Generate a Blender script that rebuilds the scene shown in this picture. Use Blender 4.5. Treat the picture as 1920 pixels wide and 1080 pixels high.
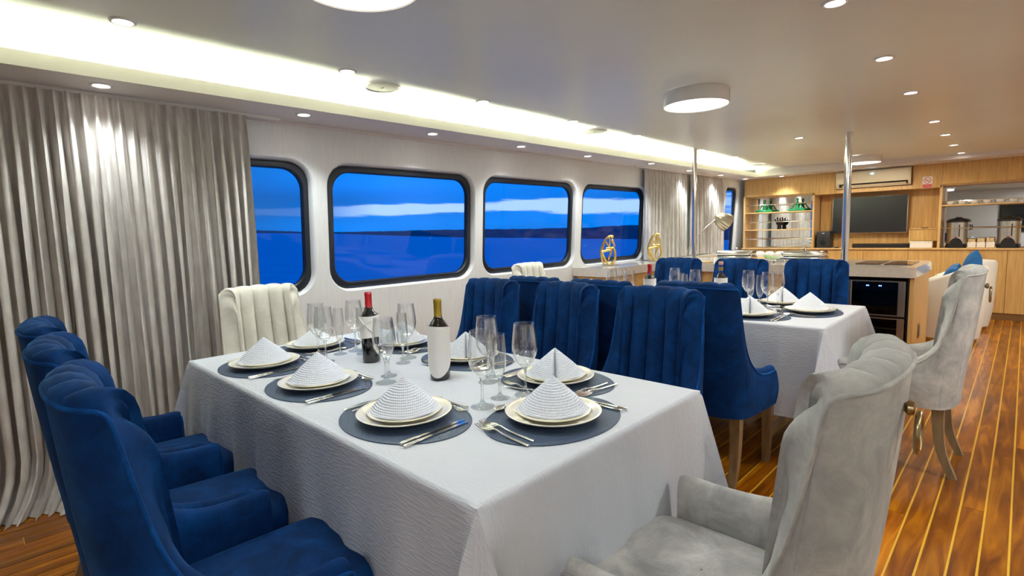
import bpy, bmesh, math, random
from mathutils import Vector, Matrix
from math import sin, cos, pi, radians, sqrt, exp
random.seed(7)
SC = bpy.context.scene
COL = SC.collection
for o in list(bpy.data.objects): bpy.data.objects.remove(o)

# ------------------------------------------------ camera, world, exposure
cam = bpy.data.cameras.new('camera'); cam.sensor_width = 36; cam.lens = 36*987/1920
cam.clip_start = 0.03; cam.clip_end = 3000
co = bpy.data.objects.new('camera', cam); COL.objects.link(co)
ROW = [(0.71753566, 0.05309069, -0.69449547), (0.69596585, -0.09447826, 0.71183242), (-0.02782306, -0.99411027, -0.10474083)]
M = Matrix(((ROW[0][0], -ROW[0][1], -ROW[0][2], 0), (ROW[1][0], -ROW[1][1], -ROW[1][2], 0),
            (ROW[2][0], -ROW[2][1], -ROW[2][2], 1.30), (0, 0, 0, 1)))
co.matrix_world = M
SC.camera = co
SC.view_settings.view_transform = 'Standard'
try: SC.view_settings.look = 'None'
except Exception: pass
SC.view_settings.exposure = 1.05
SC.view_settings.gamma = 1.0
SC.view_settings.use_curve_mapping = False

SEA_N = Vector((.0230799, .02237448, .99948322)).normalized()   # the ship heels a little: the sea's own up

def world():
    w = bpy.data.worlds.new('dusk_sky'); SC.world = w; w.use_nodes = True
    nt = w.node_tree; N = nt.nodes; L = nt.links; N.clear()
    out = N.new('ShaderNodeOutputWorld'); bg = N.new('ShaderNodeBackground')
    tc = N.new('ShaderNodeTexCoord')
    dot = N.new('ShaderNodeVectorMath'); dot.operation = 'DOT_PRODUCT'; dot.inputs[1].default_value = SEA_N
    L.new(tc.outputs['Generated'], dot.inputs[0])
    sep = N.new('ShaderNodeSeparateXYZ'); L.new(tc.outputs['Generated'], sep.inputs[0])
    ramp = N.new('ShaderNodeValToRGB'); e = ramp.color_ramp.elements
    e[0].position = 0; e[0].color = (0.0, 0.22, 0.86, 1)
    e[1].position = 1; e[1].color = (0.0, 0.07, 0.42, 1)
    for p, c in ((.04, (0, .20, .82, 1)), (.07, (0.0, .20, .86, 1)), (.13, (0, .26, 1.0, 1)), (.35, (0, .16, .8, 1))):
        q = e.new(p); q.color = c
    L.new(dot.outputs['Value'], ramp.inputs[0])
    # clouds: a noise stretched along the horizon
    az = N.new('ShaderNodeMath'); az.operation = 'ARCTAN2'; L.new(sep.outputs[0], az.inputs[0]); L.new(sep.outputs[1], az.inputs[1])
    cmb = N.new('ShaderNodeCombineXYZ'); L.new(az.outputs[0], cmb.inputs[0])
    ml = N.new('ShaderNodeMath'); ml.operation = 'MULTIPLY'; ml.inputs[1].default_value = 9; L.new(dot.outputs['Value'], ml.inputs[0]); L.new(ml.outputs[0], cmb.inputs[1])
    no = N.new('ShaderNodeTexNoise'); no.inputs['Scale'].default_value = 3.2; no.inputs['Detail'].default_value = 8; no.inputs['Roughness'].default_value = .62
    L.new(cmb.outputs[0], no.inputs['Vector'])
    # banding by elevation: cloud bank 1.5 to 4 degrees up
    # centre of the bank rises towards the bow (+y)
    ctr = N.new('ShaderNodeMapRange'); L.new(az.outputs[0], ctr.inputs[0])
    ctr.inputs['From Min'].default_value = -1.25; ctr.inputs['From Max'].default_value = -.45
    ctr.inputs['To Min'].default_value = .033; ctr.inputs['To Max'].default_value = .052
    df = N.new('ShaderNodeMath'); df.operation = 'SUBTRACT'; L.new(dot.outputs['Value'], df.inputs[0]); L.new(ctr.outputs[0], df.inputs[1])
    ab = N.new('ShaderNodeMath'); ab.operation = 'ABSOLUTE'; L.new(df.outputs[0], ab.inputs[0])
    wd = N.new('ShaderNodeMapRange'); L.new(az.outputs[0], wd.inputs[0])
    wd.inputs['From Min'].default_value = -1.2; wd.inputs['From Max'].default_value = -.5
    wd.inputs['To Min'].default_value = 60.0; wd.inputs['To Max'].default_value = 26.0
    mu = N.new('ShaderNodeMath'); mu.operation = 'MULTIPLY'; L.new(ab.outputs[0], mu.inputs[0]); L.new(wd.outputs[0], mu.inputs[1])
    sb = N.new('ShaderNodeMath'); sb.operation = 'SUBTRACT'; sb.inputs[0].default_value = 1.12; L.new(mu.outputs[0], sb.inputs[1])
    n2 = N.new('ShaderNodeMath'); n2.operation = 'MULTIPLY_ADD'; L.new(no.outputs[0], n2.inputs[0]); n2.inputs[1].default_value = 2.2; n2.inputs[2].default_value = -1.35
    ad = N.new('ShaderNodeMath'); ad.operation = 'ADD'; L.new(sb.outputs[0], ad.inputs[0]); L.new(n2.outputs[0], ad.inputs[1])
    cr = N.new('ShaderNodeMapRange'); L.new(ad.outputs[0], cr.inputs[0]); cr.inputs['From Min'].default_value = .42; cr.inputs['From Max'].default_value = .62
    azm = N.new('ShaderNodeMapRange'); L.new(az.outputs[0], azm.inputs[0]); azm.inputs['From Min'].default_value = -1.12; azm.inputs['From Max'].default_value = -1.02
    azm.inputs['To Min'].default_value = .12
    cm = N.new('ShaderNodeMath'); cm.operation = 'MULTIPLY'; L.new(cr.outputs[0], cm.inputs[0]); L.new(azm.outputs[0], cm.inputs[1])
    # large soft darker patches
    n3 = N.new('ShaderNodeTexNoise'); n3.inputs['Scale'].default_value = 2.2; n3.inputs['Detail'].default_value = 5; L.new(cmb.outputs[0], n3.inputs['Vector'])
    v3 = N.new('ShaderNodeMapRange'); L.new(n3.outputs[0], v3.inputs[0]); v3.inputs['From Min'].default_value = .3; v3.inputs['From Max'].default_value = .7; v3.inputs['To Min'].default_value = .72; v3.inputs['To Max'].default_value = 1.12
    dk = N.new('ShaderNodeMapRange'); L.new(az.outputs[0], dk.inputs[0]); dk.inputs['From Min'].default_value = -1.3; dk.inputs['From Max'].default_value = -1.0
    dk.inputs['To Min'].default_value = .55; dk.inputs['To Max'].default_value = 1.0
    mm = N.new('ShaderNodeMath'); mm.operation = 'MULTIPLY'; L.new(v3.outputs[0], mm.inputs[0]); L.new(dk.outputs[0], mm.inputs[1])
    sc = N.new('ShaderNodeVectorMath'); sc.operation = 'SCALE'; L.new(ramp.outputs[0], sc.inputs[0]); L.new(mm.outputs[0], sc.inputs['Scale'])
    mx = N.new('ShaderNodeMix'); mx.data_type = 'RGBA'; L.new(cm.outputs[0], mx.inputs['Factor']); L.new(sc.outputs[0], mx.inputs['A'])
    mx.inputs['B'].default_value = (.42, .62, .98, 1)
    L.new(mx.outputs['Result'], bg.inputs[0]); bg.inputs[1].default_value = .58
    L.new(bg.outputs[0], out.inputs[0])
world()

# ------------------------------------------------ lights
WARM = (1.0, .86, .68)
def ceil_z(x, y): return 2.2 - .00335*(x+3.1)*max(y, 0)
DOWN = [(-2.68,.524),(-2.69,1.524),(-2.705,2.541),(-2.712,3.555),(-2.728,4.58),(-2.75,6.022),(-2.745,7.004),(-2.76,8.067),
        (-1.69,5.94),(-.595,2.503),(-.59,3.494),(-.603,4.507),(-.613,5.88),(-.618,6.816),(-.626,7.75),(-.624,8.66),(-.60,1.49),(-.6,.45)]
SOFF = [(-3.245,.522),(-3.25,1.526),(-3.268,2.534),(-3.272,3.523),(-3.279,4.533),(-3.2,5.684),(-3.29,6.85),(-3.299,7.886),(-3.31,8.9),(-2.795,9.0)]
SOFZ = 2.065
ROUND = [(-1.59,.955),(-1.60,3.42),(-1.57,8.2)]
def spot(x, y, z, power, ang=100, col=WARM, blend=.6, size=.03):
    l = bpy.data.lights.new('spot_light', 'SPOT'); l.energy = power; l.color = col
    l.spot_size = radians(ang); l.spot_blend = blend; l.shadow_soft_size = size
    o = bpy.data.objects.new('spot_light', l); o.location = (x, y, z); COL.objects.link(o); return o
def area(x, y, z, sx, sy, power, rot=(0,0,0), col=WARM, shape='RECTANGLE'):
    l = bpy.data.lights.new('area_light', 'AREA'); l.shape = shape; l.size = sx; l.size_y = sy; l.energy = power; l.color = col
    o = bpy.data.objects.new('area_light', l); o.location = (x, y, z); o.rotation_euler = rot; COL.objects.link(o); return o
for i, (x, y) in enumerate(DOWN): spot(x, y, ceil_z(x, y)-.03, (4.0 if y < 5 else 8) if x < -1 else (6.2 if y < 3 else 8), 130, (.94, 1, .99) if (x < -1 or y < 3) else (1, .95, .80), 1.0)
for x, y in SOFF: spot(x, y, SOFZ-.025, 11 if y < 1 else 18, 112, (.90, .98, 1), .9)
for i, (x, y) in enumerate(ROUND): area(x, y, ceil_z(x, y)-.115, .39, .39, 4.0 if i == 0 else (8 if i == 1 else 10), (0,0,0), (.90, .98, 1) if i == 0 else ((1, .95, .88) if i == 1 else (1, .85, .65)), 'DISK')
area(-3.27, 4.2, SOFZ+.045, .05, 9.1, 200, (pi, 0, 0), (.93, 1, .70))        # the strip of the cove, behind its lip
area(2.28, 4.2, SOFZ+.045, .05, 9.1, 560, (pi, 0, 0), (.88, .99, .97))        # unseen right-hand cove strip, added to brighten the ceiling
area(1.2, 3.0, 2.10, .4, .4, 20, (0,0,0), (.96, .98, .97), 'DISK')             # unseen disk light without a fixture, added as fill from the right
area(1.2, 7.0, 2.06, .4, .4, 24, (0,0,0), (1, .95, .82), 'DISK')  # unseen disk light, added to brighten the far oak
area(.6, -1.6, 2.15, .4, .4, 16, (0,0,0), (.93, .97, 1), 'DISK')  # unseen disk light, added as fill behind the camera

# ------------------------------------------------ mesh helpers
class MB:
    def __init__(s): s.v = []; s.f = []
    def add(s, vs, fs):
        n = len(s.v); s.v += [tuple(v) for v in vs]; s.f += [tuple(i+n for i in f) for f in fs]; return s
    def box(s, x0, y0, z0, x1, y1, z1):
        vs = [(x0,y0,z0),(x1,y0,z0),(x1,y1,z0),(x0,y1,z0),(x0,y0,z1),(x1,y0,z1),(x1,y1,z1),(x0,y1,z1)]
        return s.add(vs, [(0,3,2,1),(4,5,6,7),(0,1,5,4),(1,2,6,5),(2,3,7,6),(3,0,4,7)])
    def bbox(s, x0, y0, z0, x1, y1, z1, r=.01, seg=2):
        bm = bmesh.new()
        bmesh.ops.create_cube(bm, size=1)
        for v in bm.verts: v.co = ((x0+x1)/2+v.co.x*(x1-x0), (y0+y1)/2+v.co.y*(y1-y0), (z0+z1)/2+v.co.z*(z1-z0))
        bmesh.ops.bevel(bm, geom=list(bm.edges), offset=r, segments=seg, profile=.5, affect='EDGES')
        bm.verts.index_update()
        s.add([v.co[:] for v in bm.verts], [[v.index for v in f.verts] for f in bm.faces]); bm.free(); return s
    def lathe(s, prof, n=32, c=(0,0,0), closed=False, wob=None):
        vs = []; m = len(prof)
        for i in range(n):
            a = 2*pi*i/n
            for r, z in prof:
                rr = r*(wob(a) if wob else 1)
                vs.append((c[0]+rr*cos(a), c[1]+rr*sin(a), c[2]+z))
        fs = []
        for i in range(n):
            j = (i+1) % n
            for k in range(m-1 if not closed else m):
                l = (k+1) % m
                fs.append((i*m+k, j*m+k, j*m+l, i*m+l))
        return s.add(vs, fs)
    def grid(s, P, closeu=False, flip=False):
        nu = len(P); nv = len(P[0]); fs = []
        for i in range(nu if closeu else nu-1):
            j = (i+1) % nu
            for k in range(nv-1):
                f = (i*nv+k, j*nv+k, j*nv+k+1, i*nv+k+1)
                fs.append(f[::-1] if flip else f)
        return s.add([p for row in P for p in row], fs)
    def tube(s, pts, r, n=8, close=False, cap=True):
        pts = [Vector(p) for p in pts]; m = len(pts)
        rs = r if isinstance(r, (list, tuple)) else [r]*m
        up = None; rings = []
        for i, p in enumerate(pts):
            a = pts[(i-1) % m] if (close or i > 0) else p
            b = pts[(i+1) % m] if (close or i < m-1) else p
            t = (b-a).normalized()
            if up is None:
                up = Vector((0,0,1)) if abs(t.z) < .9 else Vector((1,0,0))
            up = (up - t*up.dot(t)).normalized(); w = t.cross(up)
            rings.append([tuple(p+(up*cos(2*pi*k/n)+w*sin(2*pi*k/n))*rs[i]) for k in range(n)])
        n0 = len(s.v); fs = []
        for i in range(m if close else m-1):
            j = (i+1) % m
            for k in range(n):
                l = (k+1) % n
                fs.append((i*n+k, i*n+l, j*n+l, j*n+k))
        if cap and not close: fs.append(tuple(range(n))[::-1]); fs.append(tuple((m-1)*n+k for k in range(n)))
        return s.add([q for rg in rings for q in rg], fs)
    def prism(s, poly, z0, z1):
        n = len(poly)
        vs = [(x, y, z0) for x, y in poly] + [(x, y, z1) for x, y in poly]
        return s.add(vs, [tuple(range(n))[::-1], tuple(range(n, 2*n))] + [(i, (i+1) % n, n+(i+1) % n, n+i) for i in range(n)])
    def xf(s, mat):
        s.v = [tuple(mat @ Vector(v)) for v in s.v]; return s
    def mesh(s, name, m, sharp=40):
        me = bpy.data.meshes.new(name); me.from_pydata(s.v, [], s.f); me.update()
        if sharp:
            me.polygons.foreach_set('use_smooth', [True]*len(me.polygons))
            me.set_sharp_from_angle(angle=radians(sharp))
        me.materials.append(m); return me
def fixn(me):
    bm = bmesh.new(); bm.from_mesh(me); bmesh.ops.recalc_face_normals(bm, faces=bm.faces); bm.to_mesh(me); bm.free(); return me
def obj(name, mb, m, parent=None, sharp=40, kind=None, label=None, loc=None):
    me = mb if isinstance(mb, bpy.types.Mesh) else fixn(mb.mesh(name, m, sharp))
    o = bpy.data.objects.new(name, me); COL.objects.link(o)
    if parent: o.parent = parent
    if kind: o['kind'] = kind
    if label: o['label'] = label
    if loc: o.location = loc
    return o
def struct(name, mb, m, parent=None, sharp=40):
    return obj(name, mb, m, parent, sharp, None if parent else 'structure')
def thing(name, label, cat, loc=(0,0,0), rz=0, group=None):
    o = bpy.data.objects.new(name, None); COL.objects.link(o); o.empty_display_size = .05
    o.location = loc; o.rotation_euler = (0, 0, rz); o['label'] = label; o['category'] = cat
    if group: o['group'] = group
    return o
def tag(o, label, cat, group=None):
    o['label'] = label; o['category'] = cat
    if group: o['group'] = group
    return o
def dup(root, label, loc, rz=0, group=None):
    r = root.copy(); COL.objects.link(r); r.location = loc; r.rotation_euler = (0, 0, rz); r['label'] = label
    if group: r['group'] = group
    for ch in list(root.children):
        c = ch.copy(); COL.objects.link(c); c.parent = r
        for g in list(ch.children):
            d = g.copy(); COL.objects.link(d); d.parent = c
    return r
def smooth(pts, n=6, close=False):
    P = [Vector(p) for p in pts]; m = len(P); out = []
    for i in range(m if close else m-1):
        p0 = P[(i-1) % m] if (close or i > 0) else P[0]; p1 = P[i]; p2 = P[(i+1) % m]; p3 = P[(i+2) % m] if (close or i+2 < m) else P[-1]
        for k in range(n):
            t = k/n
            out.append(.5*((2*p1)+(-p0+p2)*t+(2*p0-5*p1+4*p2-p3)*t*t+(-p0+3*p1-3*p2+p3)*t**3))
    if not close: out.append(P[-1])
    return out

# ------------------------------------------------ materials
def S(r, g, b):
    f = lambda c: (c/255/12.92) if c/255 <= .04045 else ((c/255+.055)/1.055)**2.4
    return (f(r), f(g), f(b), 1)
def mat(name, col, rough=.5, metal=0, col2=None, nscale=8, ndet=3, stretch=(1,1,1), lo=.35, hi=.65, bump=0, bscale=40, sheen=0, coat=0, spec=.5, emit=None, estr=0, bstretch=None):
    m = bpy.data.materials.new(name); m.use_nodes = True; nt = m.node_tree; N = nt.nodes; L = nt.links
    b = N['Principled BSDF']
    b.inputs['Base Color'].default_value = col; b.inputs['Roughness'].default_value = rough; b.inputs['Metallic'].default_value = metal
    b.inputs['Specular IOR Level'].default_value = spec
    if sheen: b.inputs['Sheen Weight'].default_value = sheen; b.inputs['Sheen Roughness'].default_value = .35; b.inputs['Sheen Tint'].default_value = [min(1, c*1.5+.25) for c in col[:3]]+[1]
    if coat: b.inputs['Coat Weight'].default_value = coat; b.inputs['Coat Roughness'].default_value = .08
    tc = N.new('ShaderNodeTexCoord')
    if col2:
        mp = N.new('ShaderNodeMapping'); mp.inputs['Scale'].default_value = stretch; L.new(tc.outputs['Object'], mp.inputs[0])
        n = N.new('ShaderNodeTexNoise'); n.inputs['Scale'].default_value = nscale; n.inputs['Detail'].default_value = ndet; L.new(mp.outputs[0], n.inputs['Vector'])
        r = N.new('ShaderNodeMapRange'); r.inputs['From Min'].default_value = lo; r.inputs['From Max'].default_value = hi; L.new(n.outputs[0], r.inputs[0])
        x = N.new('ShaderNodeMix'); x.data_type = 'RGBA'; x.inputs['A'].default_value = col; x.inputs['B'].default_value = col2
        L.new(r.outputs[0], x.inputs['Factor']); L.new(x.outputs['Result'], b.inputs['Base Color'])
    if bump:
        mp2 = N.new('ShaderNodeMapping'); mp2.inputs['Scale'].default_value = bstretch or stretch; L.new(tc.outputs['Object'], mp2.inputs[0])
        n = N.new('ShaderNodeTexNoise'); n.inputs['Scale'].default_value = bscale; n.inputs['Detail'].default_value = 3; L.new(mp2.outputs[0], n.inputs['Vector'])
        bp = N.new('ShaderNodeBump'); bp.inputs['Strength'].default_value = bump; bp.inputs['Distance'].default_value = .01
        L.new(n.outputs[0], bp.inputs['Height']); L.new(bp.outputs[0], b.inputs['Normal'])
    if emit: b.inputs['Emission Color'].default_value = emit; b.inputs['Emission Strength'].default_value = estr
    return m
def velvet(name, c1, c2, c3, sheen, stintcol, nscale=9):
    m = bpy.data.materials.new(name); m.use_nodes = True; nt = m.node_tree; N = nt.nodes; L = nt.links; b = N['Principled BSDF']
    tc = N.new('ShaderNodeTexCoord'); oi = N.new('ShaderNodeObjectInfo')
    va = N.new('ShaderNodeVectorMath'); va.operation = 'MULTIPLY_ADD'; L.new(oi.outputs['Random'], va.inputs[0]); va.inputs[1].default_value = (13, 7, 3); L.new(tc.outputs['Object'], va.inputs[2])
    n = N.new('ShaderNodeTexNoise'); n.inputs['Scale'].default_value = nscale; n.inputs['Detail'].default_value = 6; n.inputs['Roughness'].default_value = .7; n.inputs['Distortion'].default_value = .5; L.new(va.outputs[0], n.inputs['Vector'])
    r = N.new('ShaderNodeValToRGB'); e = r.color_ramp.elements; e[0].position = .32; e[0].color = c1; e[1].position = .70; e[1].color = c3
    q = e.new(.5); q.color = c2
    L.new(n.outputs[0], r.inputs[0]); L.new(r.outputs[0], b.inputs['Base Color'])
    b.inputs['Roughness'].default_value = .85; b.inputs['Specular IOR Level'].default_value = .15
    b.inputs['Sheen Weight'].default_value = sheen; b.inputs['Sheen Roughness'].default_value = .3; b.inputs['Sheen Tint'].default_value = stintcol
    bp = N.new('ShaderNodeBump'); bp.inputs['Strength'].default_value = .25; bp.inputs['Distance'].default_value = .006; L.new(n.outputs[0], bp.inputs['Height']); L.new(bp.outputs[0], b.inputs['Normal'])
    return m
M_BLUE = velvet('blue_velvet', S(0,29,68), S(0,41,90), S(1,56,114), .32, (.05,.25,.6,1))
M_BLUEPIPE = velvet('blue_piping', S(0,40,90), S(0,58,118), S(4,80,150), .35, (.05,.25,.6,1))
M_GREYV = velvet('grey_velvet', S(146,146,144), S(168,167,163), S(198,196,189), .2, (.7,.7,.68,1), 8)
M_CREAMV = velvet('cream_velvet', S(196,192,180), S(208,204,192), S(220,216,204), .2, (.8,.8,.75,1), 8)
M_CURT = mat('curtain_velvet', S(190,183,177), .55, 0, S(212,207,202), 30, 4, (1,1,.3), .35, .7, bump=.08, bscale=160, sheen=.3)
M_WALL = mat('wall_panel', S(226,226,225), .42, 0, S(220,220,219), 90, 2, (1,1,.05), bump=.03, bscale=200)
M_CEIL = mat('ceiling_paint', S(230,232,222), .3, 0, S(226,228,218), 1.5, 2, bump=.04, bscale=1.6)
M_SOFF = mat('soffit_paint', S(222,216,214), .4)
M_WHITE = mat('white_gloss', S(232,230,226), .25, coat=.2)
M_QUARTZ = mat('quartz_counter', S(222,214,202), .15, 0, S(214,206,194), 30, 3, coat=.5)
M_RUBBER = mat('window_rubber', S(18,26,36), .45, bump=.05)
M_OAK = mat('oak_veneer', S(216,178,112), .42, 0, S(190,146,84), 6, 8, (7,7,.5), .3, .7, bump=.04, bscale=60)
M_OAKD = mat('oak_edge', S(222,186,128), .45, 0, S(206,166,108), 6, 6, (6,6,.6))
M_STEEL = mat('polished_steel', (.75,.73,.70,1), .12, 1)
M_BRUSH = mat('brushed_steel', (.60,.56,.50,1), .28, 1, (.5,.47,.42,1), 50, 2, (1,1,.05))
M_BRASS = mat('aged_brass', (.42,.33,.18,1), .25, 1)
M_GOLD = mat('gold_leaf', (.86,.62,.20,1), .3, 1, (.74,.50,.13,1), 30, 3)
M_BLACK = mat('black_plastic', S(20,21,23), .35)
M_SCREEN = mat('screen_black', S(38,39,41), .22)
M_GLOSSB = mat('black_glass', (.01,.012,.015,1), .06, coat=.5)
M_PORC = mat('cream_porcelain', S(240,234,214), .12, coat=.6)
M_PORCW = mat('white_porcelain', S(240,242,240), .12, coat=.6)
M_CUT = mat('cutlery_steel', (.78,.76,.72,1), .14, 1)
M_LEGW = mat('walnut_leg', S(150,120,84), .35, 0, S(120,92,60), 10, 4, (4,4,.6), coat=.3)
M_LEGG = mat('taupe_leg', S(142,122,92), .35, 0, S(120,102,76), 10, 4, (4,4,.6), coat=.3)
M_GREEN = mat('green_resin', S(20,150,90), .25, coat=.4)
M_RED = mat('red_foil', S(176,14,26), .3, coat=.4)
M_GOLDF = mat('gold_foil', S(168,140,44), .3, .5)
M_WINE = mat('dark_bottle', (.006,.006,.006,1), .05, coat=.8)
M_CREAMP = mat('ac_plastic', S(226,216,190), .35)
M_PAPER = mat('white_paper', S(236,232,226), .6)
M_TAN = mat('tan_paper', S(214,178,130), .6, 0, S(236,210,160), 60, 2)
M_BLUEC = mat('teal_cushion', S(0,98,160), .8, 0, S(0,80,140), 12, 3, bump=.2, bscale=20, sheen=.3)
M_SINK = mat('skirting_brown', S(120,86,44), .5)
M_TUBW = mat('white_leatherette', S(226,224,217), .4, bump=.05)
M_GOLDB = mat('gold_plinth', (.55,.40,.16,1), .3, 1)

def m_emit(name, col, s):
    m = bpy.data.materials.new(name); m.use_nodes = True; nt = m.node_tree; b = nt.nodes['Principled BSDF']
    b.inputs['Base Color'].default_value = (.9,.9,.9,1); b.inputs['Emission Color'].default_value = col; b.inputs['Emission Strength'].default_value = s; return m
M_LENS = m_emit('lamp_lens', (1, .95, .86, 1), 9)
M_DIFF = m_emit('diffuser', (1, .96, .86, 1), 3.2)
M_LED = m_emit('blue_led', (.1, .35, 1, 1), 14)
M_LEDC = m_emit('cyan_led', (.15, .6, .9, 1), 14)

def m_mirror():
    m = mat('mirror_glass', (.86,.88,.87,1), .015, 1); return m
M_MIRR = m_mirror()
def m_glass_solid():
    m = bpy.data.materials.new('solid_glass'); m.use_nodes = True; nt = m.node_tree; N = nt.nodes; L = nt.links; N.clear()
    o = N.new('ShaderNodeOutputMaterial'); g = N.new('ShaderNodeBsdfGlass'); g.inputs['IOR'].default_value = 1.47; g.inputs['Color'].default_value = (.97,1,.98,1); g.inputs['Roughness'].default_value = 0
    t = N.new('ShaderNodeBsdfTransparent'); mx = N.new('ShaderNodeMixShader'); mx.inputs[0].default_value = .55
    L.new(t.outputs[0], mx.inputs[1]); L.new(g.outputs[0], mx.inputs[2]); L.new(mx.outputs[0], o.inputs[0]); return m
def m_glass_thin(name, tint, ior=1.5, extra=.0, power=None):
    m = bpy.data.materials.new(name); m.use_nodes = True; nt = m.node_tree; N = nt.nodes; L = nt.links; N.clear()
    o = N.new('ShaderNodeOutputMaterial'); gl = N.new('ShaderNodeBsdfGlossy'); gl.inputs['Roughness'].default_value = .02; gl.inputs['Color'].default_value = (1,1,1,1)
    t = N.new('ShaderNodeBsdfTransparent'); t.inputs[0].default_value = tint
    f = N.new('ShaderNodeLayerWeight'); f.inputs['Blend'].default_value = .5
    pw = N.new('ShaderNodeMath'); pw.operation = 'POWER'; pw.inputs[1].default_value = power or 4.5; L.new(f.outputs['Facing'], pw.inputs[0])
    mu = N.new('ShaderNodeMath'); mu.operation = 'MULTIPLY_ADD'; mu.inputs[1].default_value = ior; mu.inputs[2].default_value = extra; mu.use_clamp = True
    L.new(pw.outputs[0], mu.inputs[0])
    mx = N.new('ShaderNodeMixShader'); L.new(mu.outputs[0], mx.inputs[0]); L.new(t.outputs[0], mx.inputs[1]); L.new(gl.outputs[0], mx.inputs[2]); L.new(mx.outputs[0], o.inputs[0]); return m
M_GLS = m_glass_solid()
M_GLB = m_glass_solid(); M_GLB.name = 'bowl_glass_wall'; [setattr(n.inputs[0], 'default_value', .30) for n in M_GLB.node_tree.nodes if n.type == 'MIX_SHADER']
M_GLT = m_glass_thin('bowl_glass', (.995,1,.998,1), 1.1, .07, 2.5)
M_PANE = m_glass_thin('window_pane', (.86,.95,1,1), .35, .025)
M_DOORG = m_glass_thin('cooler_glass', (.62,.66,.72,1), .6, .05)

def m_cloth():
    m = bpy.data.materials.new('damask_cloth'); m.use_nodes = True; nt = m.node_tree; N = nt.nodes; L = nt.links; b = N['Principled BSDF']
    b.inputs['Base Color'].default_value = S(198,202,210); b.inputs['Roughness'].default_value = .55; b.inputs['Sheen Weight'].default_value = .15
    uv = N.new('ShaderNodeUVMap'); mp = N.new('ShaderNodeMapping'); mp.inputs['Scale'].default_value = (30, 150, 1); L.new(uv.outputs[0], mp.inputs[0])
    br = N.new('ShaderNodeTexNoise'); br.inputs['Scale'].default_value = 1; br.inputs['Detail'].default_value = 0; L.new(mp.outputs[0], br.inputs['Vector'])
    rr = N.new('ShaderNodeMapRange'); rr.inputs['From Min'].default_value = .5; rr.inputs['From Max'].default_value = .62; L.new(br.outputs[0], rr.inputs[0])
    no = N.new('ShaderNodeTexNoise'); no.inputs['Scale'].default_value = 5; no.inputs['Detail'].default_value = 4; L.new(uv.outputs[0], no.inputs['Vector'])
    b1 = N.new('ShaderNodeBump'); b1.inputs['Strength'].default_value = .25; b1.inputs['Distance'].default_value = .003; L.new(rr.outputs[0], b1.inputs['Height'])
    b2 = N.new('ShaderNodeBump'); b2.inputs['Strength'].default_value = .18; b2.inputs['Distance'].default_value = .03; L.new(no.outputs[0], b2.inputs['Height']); L.new(b1.outputs[0], b2.inputs['Normal'])
    L.new(b2.outputs[0], b.inputs['Normal']); return m
M_CLOTH = m_cloth()
def m_waffle():
    m = bpy.data.materials.new('waffle_napkin'); m.use_nodes = True; nt = m.node_tree; N = nt.nodes; L = nt.links; b = N['Principled BSDF']
    b.inputs['Base Color'].default_value = S(222,227,236); b.inputs['Roughness'].default_value = .8
    uv = N.new('ShaderNodeUVMap'); sp = N.new('ShaderNodeSeparateXYZ'); L.new(uv.outputs[0], sp.inputs[0])
    def sn(sock, k):
        a = N.new('ShaderNodeMath'); a.operation = 'MULTIPLY'; a.inputs[1].default_value = k; L.new(sock, a.inputs[0])
        c = N.new('ShaderNodeMath'); c.operation = 'SINE'; L.new(a.outputs[0], c.inputs[0]); return c.outputs[0]
    mx = N.new('ShaderNodeMath'); mx.operation = 'MULTIPLY_ADD'; L.new(sn(sp.outputs[0], 2*pi/.006), mx.inputs[0]); mx.inputs[1].default_value = .5; L.new(sn(sp.outputs[1], 2*pi/.0055), mx.inputs[2])
    bp = N.new('ShaderNodeBump'); bp.inputs['Strength'].default_value = .6; bp.inputs['Distance'].default_value = .0015; L.new(mx.outputs[0], bp.inputs['Height']); L.new(bp.outputs[0], b.inputs['Normal'])
    return m
M_NAP = m_waffle()
def m_mat():
    m = mat('blue_placemat', S(58,74,98), .55); nt = m.node_tree; N = nt.nodes; L = nt.links; b = N['Principled BSDF']
    tc = N.new('ShaderNodeTexCoord'); mp = N.new('ShaderNodeMapping'); mp.inputs['Rotation'].default_value = (0,0,.5); L.new(tc.outputs['Object'], mp.inputs[0])
    br = N.new('ShaderNodeTexBrick'); L.new(mp.outputs[0], br.inputs['Vector']); br.inputs['Scale'].default_value = 1; br.inputs['Brick Width'].default_value = .11; br.inputs['Row Height'].default_value = .018
    br.inputs['Mortar Size'].default_value = .0014; br.inputs['Mortar Smooth'].default_value = .2; br.offset = .37; br.squash = 1
    bp = N.new('ShaderNodeBump'); bp.inputs['Strength'].default_value = .9; bp.inputs['Distance'].default_value = .004; bp.invert = True; L.new(br.outputs['Fac'], bp.inputs['Height']); L.new(bp.outputs[0], b.inputs['Normal'])
    return m
M_MAT = m_mat()
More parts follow.
